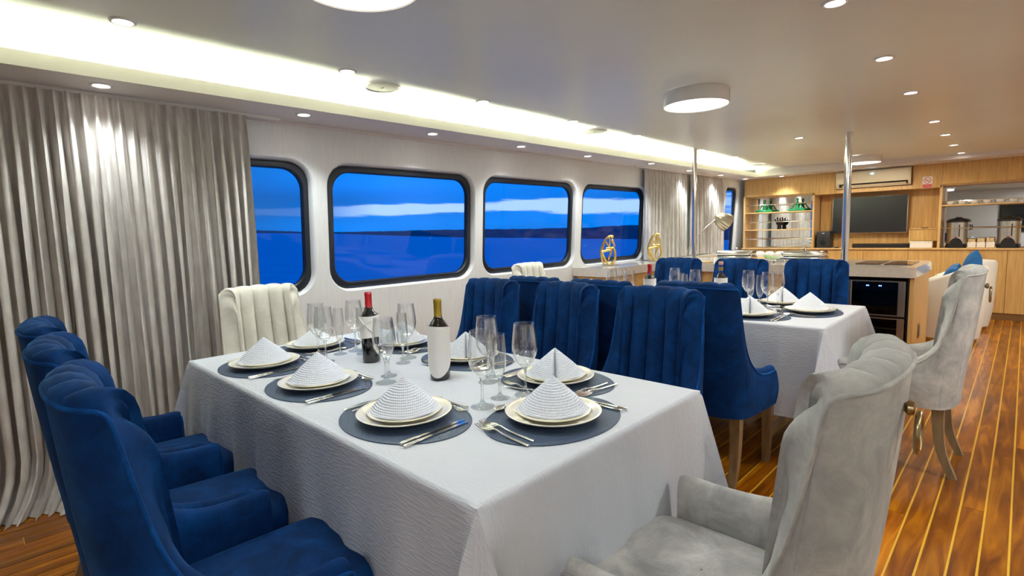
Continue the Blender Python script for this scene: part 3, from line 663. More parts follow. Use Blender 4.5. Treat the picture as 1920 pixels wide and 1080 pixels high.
mpart('worktop', MB().bbox(-3.47,F-.02,.905,2.59,9.54,.928,.003,1), M_OAKD)
for x in (-3.45,-2.40,-.86): mpart('upright', MB().bbox(x,F,.929,x+.028,9.52,1.79 if x < -3 else 1.779,.002,1), M_OAKD)
mpart('upright', MB().bbox(.62,F+.019,.929,.648,9.52,1.779,.002,1), M_OAKD)
for z in (1.50, 1.215): mpart('shelf', MB().bbox(-3.421,F+.005,z,-2.401,9.50,z+.016,.002,1), M_OAKD)
mpart('shelf', MB().bbox(-.831,F+.005,1.490,.619,9.50,1.506,.002,1), M_OAKD)
mpart('mirror', MB().box(-3.42,9.505,.93,-2.402,9.512,1.79), M_MIRR, 'mirror behind the display shelves', sharp=0)
mpart('mirror', MB().box(-.83,9.505,.93,.618,9.512,1.779), M_MIRR, 'mirror behind the coffee urns', sharp=0)
mpart('niche_ceiling', MB().box(-3.42,F+.02,1.765,-2.402,9.5,1.779)); mpart('niche_ceiling', MB().box(-.83,F+.02,1.767,.618,9.5,1.781))
for z in (1.635, 1.355, 1.075): mpart('guard_rail', MB().tube([(-3.42,F+.02,z),(-2.405,F+.02,z)], .006, 8), M_STEEL, 'steel guard rail')
for x in (-3.33,): mpart('rail_post', MB().tube([(x,F+.03,.93),(x,F+.03,1.74)], .003, 6), M_STEEL, 'thin steel rod')
mpart('guard_rail', MB().tube([(-.83,F+.015,1.195),(.618,F+.015,1.195)], .0075, 8), M_STEEL, 'steel guard rail'); mpart('guard_rail', MB().tube([(-.83,F+.015,1.555),(.618,F+.015,1.555)], .004, 8), M_STEEL, 'steel guard rail')
for x0, x1 in ((-3.44,-2.72),(-2.72,-2.2),(-2.2,-1.71),(-1.71,-1.17),(-1.17,-.15),(-.15,.45),(.45,1.05),(1.05,1.8),(1.8,2.59)): mpart('lower_door', MB().bbox(x0+.002,F,.088,x1-.002,F+.018,.903,.002,1))
mpart('skirting', MB().box(-3.44,F+.01,0,2.59,F+.03,.085), M_SINK); mpart('carcass', MB().box(-3.44,F+.031,.0,2.59,9.54,.903), M_OAK)
nc = mpart('niche_cupboard', MB().box(-1.19,F+.18,1.185,-.861,9.51,1.20).box(-1.195,F+.18,.929,-1.18,9.51,1.20), M_OAKD)
mpart('drawer_front', MB().bbox(-1.178,F+.185,1.02,-.862,F+.20,1.18,.002,1), M_OAK, None, nc); mpart('handle', MB().tube([(-1.06,F+.175,1.205),(-.98,F+.175,1.205)], .006, 6), M_BRASS, 'brass pull', nc)
t = thing('white_box', 'small white marbled box under the niche drawer beside the television', 'box', (-1.04, 9.30, .9285)); obj('body', MB().bbox(-.125,-.05,0,.125,.05,.075,.004,1), M_PAPER, t); obj('lid', MB().bbox(-.127,-.052,.0755,.127,.052,.09,.003,1), M_PAPER, t)
t = thing('puck_lamp', 'tiny white button light in the niche beside the urn shelf', 'light', (-.875, 9.33, 1.13)); obj('button', MB().lathe([(0,-.012),(.012,-.010),(.016,0)], 16).xf(Matrix.Rotation(-pi/2, 4, 'Y')), M_PAPER, t)
# television
t = thing('television', 'wide black television hung in the oak niche', 'television', (-1.70, 9.50, 1.415))
obj('bracket', MB().box(-.12,-.028,-.1,.12,.018,.1), M_BLACK, t); obj('housing', MB().bbox(-.475,-.085,-.275,.475,-.03,.275,.006,2), M_BRUSH, t, label='thin metallic frame'); obj('screen', MB().box(-.466,-.088,-.262,.466,-.0855,.268), M_SCREEN, t, 0)
t = thing('sound_bar', 'long low black sound bar under the television', 'speaker', (-1.52, 9.33, .9285)); obj('body', MB().bbox(-.35,-.045,.0,.35,.045,.062,.012,3), M_BLACK, t); obj('grille', MB().bbox(-.34,-.048,.008,.34,-.0455,.054,.001,1), mat('speaker_cloth', S(28,28,29), .8, bump=.4, bscale=500), t)
t = thing('subwoofer', 'black box subwoofer with a round port at the left of the niche', 'speaker', (-2.24, 9.33, .9285)); obj('cabinet', MB().bbox(-.09,-.12,0,.09,.12,.255,.006,2), mat('sub_black', S(38,39,43), .5), t)
obj('port', MB().lathe([(.024,0),(.031,.0),(.033,.004),(.033,.008)], 24).xf(Matrix.Translation((0,-.1205,.085)) @ Matrix.Rotation(pi/2, 4, 'X')), M_BLACK, t); obj('port_hole', MB().lathe([(0,.001),(.024,.001)], 24).xf(Matrix.Translation((0,-.1208,.085)) @ Matrix.Rotation(pi/2, 4, 'X')), M_GLOSSB, t); obj('badge', MB().box(-.014,-.1215,.222,.014,-.1202,.23), M_PAPER, t)
t = obj('remote_puck', MB().lathe([(0,.014),(.03,.013),(.036,.007),(.034,0),(0,0)], 20), M_BLACK, None); t.location = (-2.07, 9.27, .929); tag(t, 'small flat black puck on the ledge beside the subwoofer', 'gadget')
t = obj('sub_cable', MB().tube(smooth([(-2.149,9.35,1.06),(-2.10,9.36,1.045),(-2.05,9.35,1.07),(-1.96,9.45,1.075),(-1.93,9.518,1.08)], 5), .003, 6), M_BLACK, None); tag(t, 'thin black cable looping from the subwoofer to the niche back', 'cable')
# air conditioner
t = thing('air_conditioner', 'long cream wall air conditioner above the television', 'air conditioner', (-1.625, 9.24, 1.81))
pr = [(.06,.0),(-.05,.0),(-.085,.018),(-.118,.062),(-.125,.10),(-.118,.225),(-.095,.248),(.06,.248)]
def extr_x(prof, x0, x1):
    n = len(prof); return MB().add([(x0, y, z) for y, z in prof]+[(x1, y, z) for y, z in prof], [tuple(range(n)), tuple(range(n, 2*n))[::-1]]+[(i, (i+1) % n, n+(i+1) % n, n+i) for i in range(n)])
obj('body', extr_x(pr, -.45, .45), M_CREAMP, t, 50)
obj('front_cover', extr_x([(-.121,.068),(-.130,.102),(-.124,.228),(-.116,.228),(-.118,.10),(-.112,.068)], -.44, .44), M_CREAMP, t, 50)
obj('louvre', extr_x([(-.070,.002),(-.112,.038),(-.109,.042),(-.066,.006)], -.37, .40), M_CREAMP, t, 30)
obj('air_outlet', extr_x([(-.084,.020),(-.1165,.062),(-.119,.062),(-.0868,.018)], -.41, .42), M_BLACK, t, 30)
obj('badge', MB().box(-.01,-.1325,.18,.012,-.1290,.192), M_LEDC, t)
# no-smoking sign
t = thing('no_smoking_sign', 'small white and red no smoking sign on the oak panel', 'sign', (-.998, 9.199, 1.822)); w, h = .054, .078
obj('plate', MB().bbox(-w,-.003,-h,w,0,h,.001,1), M_PAPER, t); M_SRED = mat('sign_red', S(196,18,24), .5); M_INK = mat('sign_ink', S(30,30,34), .5)
obj('red_field', MB().box(-w+.004,-.0045,-h+.005,w-.004,-.0032,-.022), M_SRED, t, 0)
ring = MB()
R1, R2 = .041, .034; vs = []; fs = []
for i in range(40):
    a = 2*pi*i/40; vs += [(R1*cos(a),-.0045,.028+R1*sin(a)),(R2*cos(a),-.0045,.028+R2*sin(a))]; j = (i+1) % 40; fs.append((2*i,2*j,2*j+1,2*i+1))
ring.add(vs, fs); a = radians(-45); d = Vector((cos(a),0,sin(a))); n_ = Vector((sin(a),0,-cos(a)))*.0035; c0 = Vector((0,-.0046,.028))
ring.add([tuple(c0-d*.036-n_), tuple(c0+d*.036-n_), tuple(c0+d*.036+n_), tuple(c0-d*.036+n_)], [(0,1,2,3)])
obj('prohibition_ring', ring, M_SRED, t, 0)
obj('cigarette_symbol', MB().box(-.024,-.0042,.020,.010,-.0036,.027).box(.013,-.0042,.020,.017,-.0036,.027).box(.019,-.0042,.020,.022,-.0036,.027).tube(smooth([(.015,-.004,.030),(.019,-.004,.036),(.014,-.004,.040),(.018,-.004,.046)], 4), .0012, 5), M_INK, t, 0)
def text(name, s_, size, loc, m, parent, rot=(pi/2, 0, 0)):
    cu = bpy.data.curves.new(name, 'FONT'); cu.body = s_; cu.size = size; cu.align_x = 'CENTER'; cu.align_y = 'CENTER'; cu.extrude = .0002
    o = bpy.data.objects.new(name, cu); COL.objects.link(o); dg = bpy.context.evaluated_depsgraph_get(); me = bpy.data.meshes.new_from_object(o.evaluated_get(dg)); bpy.data.objects.remove(o)
    me.materials.clear(); me.materials.append(m); q = bpy.data.objects.new(name, me); COL.objects.link(q); q.parent = parent; q.location = loc; q.rotation_euler = rot; return q
text('lettering', 'NO SMOKING', .0145, (0,-.0048,-.036), M_PAPER, t); text('lettering', 'NO FUMAR', .0165, (0,-.0048,-.056), M_PAPER, t)

# figurines on the display shelves
def yogi(x, y, z, s_, label):
    t = thing('meditating_figurine', label, 'figurine', (x, y, z), 0, 'green meditating figurines')
    m = MB(); m.tube(smooth([(0,0,.03*s_),(0,0,.07*s_),(0,0,.11*s_),(0,0,.125*s_),(0,0,.145*s_)], 4), [q*s_ for q in [.03]*4+[.024]*4+[.032]*3+[.03]+[.02]*2+[.011]*3], 12)
    obj('torso', m, M_GREEN, t, 70)
    obj('head', MB().lathe([(0,.142*s_),(.012*s_,.145*s_),(.018*s_,.158*s_),(.017*s_,.172*s_),(.009*s_,.184*s_),(0,.187*s_)], 14), M_GREEN, t, 70)
    for q in (-1, 1):
        obj('arm', MB().tube(smooth([(q*.028*s_,0,.122*s_),(q*.048*s_,0,.085*s_),(q*.065*s_,-.02*s_,.05*s_),(q*.088*s_,-.03*s_,.034*s_)], 4), .0085*s_, 8), M_GREEN, t, 70)
        obj('leg', MB().tube(smooth([(q*.02*s_,.0,.025*s_),(q*.07*s_,-.01*s_,.022*s_),(q*.1*s_,-.035*s_,.016*s_),(q*.05*s_,-.06*s_,.016*s_),(-q*.02*s_,-.06*s_,.016*s_)], 4), .017*s_, 8), M_GREEN, t, 70)
yogi(-3.16, 9.36, 1.516, 1.12, 'green cross-legged figurine at the left of the top display shelf'); yogi(-2.66, 9.36, 1.516, 1.12, 'green cross-legged figurine at the right of the top display shelf')
t = thing('black_hand_sculpture', 'black branching sculpture on the middle display shelf', 'sculpture', (-2.93, 9.38, 1.2315)); m = MB()
m.tube([(0,0,0),(0,0,.06),(0,0,.1)], [.035,.03,.035], 10)
obj('palm', m, M_BLACK, t, 60)
for k, (dx, dz) in enumerate(((-.08,.17),(-.035,.20),(.01,.19),(.05,.15),(.10,.14))): obj('finger', MB().tube(smooth([(dx*.3,0,.07),(dx*.6,0,.12),(dx,.0,dz)], 4), [.016]*4+[.012]*4+[.005], 8), M_BLACK, t, 60)

# cups, urns, sachet boxes
for k in range(9):
    t = thing('coffee_cup', 'white coffee cup on the shelf above the urns, %s from the left' % ordn[k], 'cup', (-.755+k*.125, 9.30, 1.5065), 0, 'cups on the upper shelf')
    obj('bowl', MB().lathe([(.024,0),(.034,.006),(.042,.03),(.043,.048),(.040,.048),(.038,.03),(.028,.008),(0,.007)], 20), M_PORCW, t, 60)
    obj('handle', MB().tube(smooth([(.038,-.006,.042),(.058,-.012,.038),(.058,-.012,.018),(.036,-.006,.012)], 4), .0035, 6), M_PORCW, t)
def urn(x, label):
    t = thing('coffee_urn', label, 'coffee urn', (x, 9.345, .9285), 0, 'coffee urns'); r = .112
    obj('base', MB().lathe([(0,0),(r+.006,0),(r+.008,.02),(r+.002,.05),(r-.004,.055)], 36), M_BLACK, t)
    obj('tank', MB().lathe([(r,.055),(r,.34)], 40), M_BRUSH, t); obj('lid', MB().lathe([(r+.002,.341),(r+.008,.345),(r+.008,.362),(r-.02,.385),(.03,.398),(.02,.41),(0,.412)], 36), M_BLACK, t)
    a = []
    for k in range(13):
        th = pi*k/12; a.append((.075*cos(th), .135*sin(th)**.8))
    obj('control_housing', MB().add([(q, -r-.022, z) for q, z in a]+[(q, -.04, z) for q, z in a], [tuple(range(13)), tuple(range(13, 26))[::-1]]+[(i, i+1, 14+i, 13+i) for i in range(12)]+[(12,0,13,25)]), M_BLACK, t, 30)
    tp = obj('tap', MB().tube([(0,-r-.02,.13),(0,-r-.055,.13),(0,-r-.055,.10)], .008, 8), M_BLACK, t); obj('tap_lever', MB().bbox(-.012,-r-.063,.132,.012,-r-.045,.150,.003,1), M_RED, tp, label='red tap lever')
    obj('sight_glass', MB().tube([(.03,-r-.006,.15),(.03,-r-.006,.31)], .004, 6), M_GLOSSB, t); obj('handle', MB().tube([(r,0,.30),(r+.02,0,.30),(r+.02,0,.24),(r,0,.24)], .006, 6), M_BLACK, t)
urn(-.665, 'tall steel coffee urn with black lid, left of the sachet boxes'); urn(-.155, 'tall steel coffee urn with black lid, right of the sachet boxes')
tr = obj('sachet_tray', MB().bbox(-.145,-.06,0,.145,.06,.006,.002,1).box(-.145,-.06,.006,-.14,.06,.02).box(.14,-.06,.006,.145,.06,.02), M_OAKD, None); tr.location = (-.41, 9.29, .9285); tag(tr, 'thin wooden tray carrying the sachet boxes between the urns', 'tray')
M_FLOR = mat('floral_card', S(238,232,222), .6, 0, S(196,150,128), 60, 2, (1,1,1), .6, .72)
for k, pos in enumerate(('left', 'middle', 'right')):
    t = thing('sachet_box', '%s of the three flowered card boxes of sugar sachets on the tray' % pos, 'box', (-.505+k*.092, 9.28, .935), 0, 'sachet boxes')
    obj('card_box', MB().bbox(-.042,-.035,0,.042,.035,.07,.002,1), M_FLOR, t)
    for j in range(5): obj('sachet', MB().box(-.035+j*.014,-.028,.071,-.024+j*.014,.028,.112+.006*((j*3+k) % 3)), M_TAN, t, 0)

# ------------------------------------------------ lounge pieces behind the bar
def cushion(loc, rot, sx, sz, m, label, group=None):
    P = []
    for i in range(17):
        u = -1+i/8; row = []
        for j in range(17):
            v = -1+j/8; e = (1-u**4)*(1-v**4); row.append((u*sx*(1-.10*(1-abs(v))*abs(u)), .075*max(e, 0)**.5, v*sz*(1-.10*(1-abs(u))*abs(v))))
        P.append(row)
    Q = [[(p[0], -p[1], p[2]) for p in row] for row in P]
    o = obj('cushion', MB().grid(P).grid(Q, flip=True), m, None, 70); o.location = loc; o.rotation_euler = rot; tag(o, label, 'cushion', group)
def tub(x, y, rz, label):
    t = thing('tub_chair', label, 'armchair', (x, y, 0), rz, 'white tub armchairs')
    obj('plinth', MB().lathe([(.0,.0),(.265,0),(.265,.045),(0,.045)], 40), M_GOLDB, t, 30, label='gold-coloured plinth')
    P = []
    for i in range(33):
        a = radians(-45) - radians(270-0)*i/32      # open towards +y
        a = radians(55) - radians(290)*i/32
        w = 1-abs(i-16)/16; zt = .62+.20*min(1, w*1.6)**1.2
        ro, ri = .33, .25
        row = [(ro*.86*cos(a), ro*.86*sin(a), .045), (ro*.95*cos(a), ro*.95*sin(a), .25), (ro*cos(a), ro*sin(a), zt-.03), ((ro-.015)*cos(a), (ro-.015)*sin(a), zt-.004), ((ro+ri)/2*cos(a), (ro+ri)/2*sin(a), zt), ((ri+.012)*cos(a), (ri+.012)*sin(a), zt-.006), (ri*cos(a), ri*sin(a), zt-.03), (ri*.97*cos(a), ri*.97*sin(a), .40)]
        P.append(row)
    m = MB().grid(P); m.add(P[0], [tuple(range(8))]); m.add(P[-1], [tuple(range(8))]); obj('shell', m, M_TUBW, t, 50)
    obj('seat_base', MB().lathe([(0,.046),(.27,.046),(.285,.25),(.285,.33),(0,.33)], 40, (0,.03,0)), M_TUBW, t)
    obj('seat', MB().lathe([(0,.46),(.15,.457),(.225,.44),(.238,.41),(.238,.36),(.22,.335),(0,.333)], 40, (0,.06,0)), M_TUBW, t, 60)
tub(-.58, 7.42, radians(90), 'white tub armchair with gold plinth nearer the bar end'); tub(-.54, 8.36, radians(90), 'white tub armchair with gold plinth nearer the oak wall')
cushion((-.40, 7.42, .74), (.22, .5, pi/2), .19, .19, M_BLUEC, 'teal blue cushion standing in the nearer tub armchair, higher one')
cushion((-.56, 7.40, .655), (.35, -.1, pi/2), .18, .17, M_BLUEC, 'blue cushion lying low in front of the other in the nearer tub armchair')
t = thing('tufted_sofa', 'white sofa with a channelled back at the far end under the window', 'sofa', (-2.80, 8.45, 0))
obj('base', MB().bbox(-.44,-.38,.05,.44,.38,.30,.02,2), M_TUBW, t); obj('seat', MB().bbox(-.43,-.40,.301,.43,.24,.44,.04,3), M_TUBW, t)
for k in range(6): obj('back_channel', MB().bbox(-.44+k*.147,.25,.301,-.44+(k+1)*.147-.002,.40,.895,.06,4), M_TUBW, t, 60)
for q in (-1, 1):
    for w_ in (-1, 1): obj('foot', MB().tube([(q*.38,w_*.32,.0),(q*.38,w_*.32,.052)], .02, 10), M_GOLDB, t)
cushion((-2.95, 8.50, .66), (-.2,0,0), .18, .17, mat('orange_cushion', S(206,140,60), .8), 'small orange cushion against the white sofa back'); cushion((-2.68, 8.43, .66), (-.2,.15,.1), .18, .18, mat('sage_cushion', S(120,150,96), .8), 'small sage green cushion against the white sofa back')
#PART3
# ------------------------------------------------ upholstered dining chairs
HALF = [(0,-.266,1.020,1),(.06,-.264,1.020,1),(.115,-.257,1.019,1),(.16,-.246,1.017,1),(.195,-.229,1.016,1),(.218,-.209,1.014,1),
        (.2245,-.198,0.998,1),(.226,-.194,.950,1),(.228,-.191,.890,.95),(.230,-.187,.830,.9),(.232,-.181,.770,.8),(.235,-.170,.712,.65),(.239,-.148,.655,.4),(.245,-.10,.603,.1),(.251,-.02,.570,0),(.257,.10,.556,0),(.260,.20,.556,0),(.258,.232,.548,0)]
def sm4(P, n):
    out = []
    m = len(P)
    for i in range(m-1):
        p0, p1, p2, p3 = P[max(i-1, 0)], P[i], P[i+1], P[min(i+2, m-1)]
        for k in range(n):
            t = k/n; out.append(tuple(.5*(2*b+(-a+c)*t+(2*a-5*b+4*c-d)*t*t+(-a+3*b-3*c+d)*t**3) for a, b, c, d in zip(p0, p1, p2, p3)))
    out.append(P[-1]); return out
FULL0 = FULL = sm4([(-x, y, z, f) for x, y, z, f in HALF[::-1]] + HALF[1:], 4)
NB0 = 4*11; NB1 = len(FULL)-1-4*11        # columns of the back proper
def chair_meshes(mv, mp, ml, arm, wsc, dz=0):
    FULL = [(x*wsc, y if y < -.12 else -.12+(y+.12)*(arm+.12)/.352, z+dz*(f > .6), f) for x, y, z, f in FULL0]
    A0, B0 = FULL[NB0:NB1+1], [0]
    for p, q in zip(A0, A0[1:]): B0.append(B0[-1]+sqrt((p[0]-q[0])**2+(p[1]-q[1])**2))
    us = [(c+k)/5 for c in range(5) for k in (0,.025,.07,.14,.25,.38,.5,.62,.75,.86,.93,.975)]+[1.0]; mid = []
    for u in us:
        d = u*B0[-1]; i = 0
        while i < len(B0)-2 and B0[i+1] < d: i += 1
        f = (d-B0[i])/(B0[i+1]-B0[i]); mid.append(tuple(a*(1-f)+b*f for a, b in zip(A0[i], A0[i+1])))
    FULL = FULL[:NB0]+mid+FULL[NB1+1:]; NE = NB0+len(mid)-1
    n = len(FULL); P2 = [Vector((p[0], p[1])) for p in FULL]; nor = []
    for i in range(n):
        t = (P2[min(i+1, n-1)]-P2[max(i-1, 0)]).normalized(); nor.append(Vector((-t.y, t.x)))
    # arc position across the back for the channels
    s = [0]
    for i in range(1, n): s.append(s[-1]+(P2[i]-P2[i-1]).length)
    s0, s1 = s[NB0], s[NE]
    def place(px, py, z):
        k = min(1, max(0, (.02-py)/.2)); q = max(z-.45, 0)
        return (px*(1-.05*k*q/.57), py-k*.13*q**1.2, z)
    def th(i):
        y = FULL[i][1]; k = min(1, max(0, (-.10-y)/.09)); return .052+.033*k*k*(3-2*k)
    outer = []; top = []; inner = []; pipe = []
    for i, (x, y, zt, fl) in enumerate(FULL):
        nx, ny = nor[i]; t = th(i)
        col = []
        for k in range(9):
            z = .36+(zt-.014-.36)*k/8; bul = .012*sin(pi*k/8)
            col.append(place(x-nx*bul, y-ny*bul, z))
        outer.append(col); pipe.append(col[-1])
        u = (s[i]-s0)/(s1-s0); ch = 0
        if 0 <= u <= 1: ch = abs(sin(pi*5*u))**.5*.034-.022
        tc = [place(x+nx*t*a, y+ny*t*a, zt+b+(ch*.25 if fl > .9 else 0)*(a > .1)) for a, b in ((.02,-.008),(.10,.004),(.30,.013),(.55,.015),(.80,.006),(.95,-.012))]
        ic = []
        for k in range(9):
            z = (zt-.035)+(.42-(zt-.035))*k/8; tt = t+ch*min(1, .3+k*.35)*(1 if fl > 0 else 0)
            ic.append(place(x+nx*tt, y+ny*tt, z))
        top.append([col[-1]]+tc+ic)
    D = {}
    m = MB().grid(outer)
    und = [c[0] for c in outer]; m.add(und, [tuple(range(len(und)))])
    for e in (0, n-1): m.add(outer[e]+top[e][1:], [tuple(range(len(outer[e])+len(top[e])-1))])
    D['shell'] = fixn(m.mesh('shell', mv, 50))
    D['backrest'] = fixn(MB().grid(top[NB0:NE+1]).mesh('backrest', mv, 75))
    D['armL'] = fixn(MB().grid(top[:NB0+1]).mesh('armrest', mv, 60)); D['armR'] = fixn(MB().grid(top[NE:]).mesh('armrest', mv, 60))
    pp = [Vector(p)+Vector((0,0,.002)) for p in pipe]
    ends = lambda e: [Vector((outer[e][k][0], outer[e][k][1]+.002, outer[e][k][2])) for k in range(0, 8)]
    path = ends(0)+pp+ends(n-1)[::-1]
    D['piping'] = fixn(MB().tube(path, .0048, 6).mesh('piping', mp, 60))
    # seat cushion, bowed front
    sm = MB(); A = []
    for k, (z, ins) in enumerate(((.385,.0),(.40,-.003),(.445,-.003),(.462,.006),(.472,.022),(.476,.05))):
        row = []
        for j in range(40):
            a = 2*pi*j/40; cx_, cy_ = cos(a), sin(a)
            ex = .197*wsc-ins; ey = .23-ins
            px = ex*(abs(cx_)**.28)*(1 if cx_ > 0 else -1); py = .045+ey*(abs(cy_)**.28)*(1 if cy_ > 0 else -1)
            row.append((px, py+.008*(1-(px/.2)**2)*(py > .1), z))
        A.append(row)
    A.append([(p[0]*.5, .045+(p[1]-.045)*.5, .482) for p in A[-1]]); A.append([(p[0]*.02, .045+(p[1]-.045)*.02, .484) for p in A[-1]])
    G = [[A[k][j] for k in range(len(A))] for j in range(40)]
    D['seat'] = fixn(MB().grid(G, closeu=True).mesh('seat', mv, 60))
    D['apron'] = fixn(MB().bbox(-.20,-.20,.345,.20,.255,.384,.006,1).mesh('seat_frame', mv))
    def leg(sx, back):
        q = []; pts = ([(.185,-.19,.36),(.187,-.195,.24),(.19,-.215,.12),(.193,-.262,.0)] if back else [(.20,.215,.36),(.199,.215,.2),(.196,.214,.0)])
        pts = smooth([(a*sx, b, c) for a, b, c in pts], 4); L_ = len(pts)
        for i, p in enumerate(pts):
            h = (.026-.009*i/(L_-1)); q.append([(p.x-h, p.y-h, p.z), (p.x+h, p.y-h, p.z), (p.x+h, p.y+h, p.z), (p.x-h, p.y+h, p.z)])
        mb = MB(); vs = [v for r in q for v in r]; fs = []
        for i in range(L_-1):
            for k in range(4): fs.append((i*4+k, i*4+(k+1) % 4, i*4+4+(k+1) % 4, i*4+4+k))
        fs += [(3,2,1,0), tuple((L_-1)*4+k for k in range(4))]; return fixn(mb.add(vs, fs).mesh('leg', ml, 35))
    D['legs'] = [leg(sx, b) for sx in (-1, 1) for b in (0, 1)]
    return D
def make_chair(D, name, label, loc, rz, group, ring):
    t = thing(name, label, 'chair', loc, rz, group)
    for k, nm in (('shell','shell'),('backrest','backrest'),('armL','armrest'),('armR','armrest'),('piping','piping'),('seat','seat'),('apron','seat_frame')): obj(nm, D[k], None, t)
    for l in D['legs']: obj('leg', l, None, t)
    if ring:
        y = -.322; z = .955
        h = obj('ring_handle', MB().tube([(.026*sin(a), y-.030, z-.030-.036*cos(a)) for a in [2*pi*k/24 for k in range(24)]], .0052, 8, close=True), M_BRASS, t, 60, label='aged brass ring pull on the back')
        obj('boss', MB().lathe([(0,.036),(.012,.034),(.014,.026),(.008,.020),(.008,.010),(.017,.006),(.017,.0)], 16).xf(Matrix.Translation((0, y+.012, z+.012)) @ Matrix.Rotation(pi/2, 4, 'X')), M_BRASS, h)
    return t
DB = chair_meshes(M_BLUE, M_BLUEPIPE, M_LEGW, .14, 1.0); DG = chair_meshes(M_GREYV, M_GREYV, M_LEGG, .235, 1.13, .030); DC = chair_meshes(M_CREAMV, M_CREAMV, M_LEGG, .20, 1.02)
GB, GG = 'blue velvet dining chairs', 'grey suede dining chairs'
cb = make_chair(DB, 'dining_chair', 'blue velvet armchair nearest the camera at the bottom left of the front table', (-1.312,.402,0), -.02, GB, False)
cb.scale = (1, 1, 1.015)
for lab, loc, rz in (
    ('blue velvet armchair second in the row on the curtain side of the front table', (-1.825,.405,0), -.10),
    ('blue velvet armchair farthest of the row with their backs to the left edge', (-2.345,.415,0), -.08),
    ('blue channelled chair facing us, leftmost behind the front table', (-2.215,1.845,0), pi+.02),
    ('blue channelled chair facing us, middle one behind the front table', (-1.72,1.885,0), pi-.08),
    ('blue channelled chair facing us, rightmost behind the front table', (-1.19,1.91,0), pi-.03),
    ('blue chair seen from behind at the second table, nearest the windows', (-2.11,2.62,0), .0),
    ('blue chair seen from behind at the second table, middle of three', (-1.63,2.63,0), -.03),
    ('blue chair seen from behind at the second table, rightmost with arm and leg visible', (-1.165,2.76,0), .0),
    ('blue channelled chair beyond the second table, left one below the pole', (-2.21,4.14,0), pi),
    ('blue channelled chair beyond the second table, middle one behind the dark spirit bottle', (-1.67,4.16,0), pi),
    ('blue channelled chair beyond the second table, right one beside the wine cooler', (-1.13,4.21,0), pi)):
    q = dup(cb, lab, loc, rz)
    q.scale = (1, 1, 1.015 if loc[1] < 1 else 1)
cg = make_chair(DG, 'dining_chair', 'large grey suede armchair with brass ring at the bottom right of the picture', (-.47,1.15,0), pi/2, GG, True)
c2 = dup(cg, 'grey suede armchair with ring and splayed legs at the right end of the second table', (-.462,3.545,0), pi/2)
cc = make_chair(DC, 'dining_chair', 'cream channelled chair at the curtain end of the front table', (-2.94,1.165,0), -pi/2, GG, True)
dup(cc, 'cream channelled chair at the window end of the second table', (-2.83,3.40,0), -pi/2+.1)

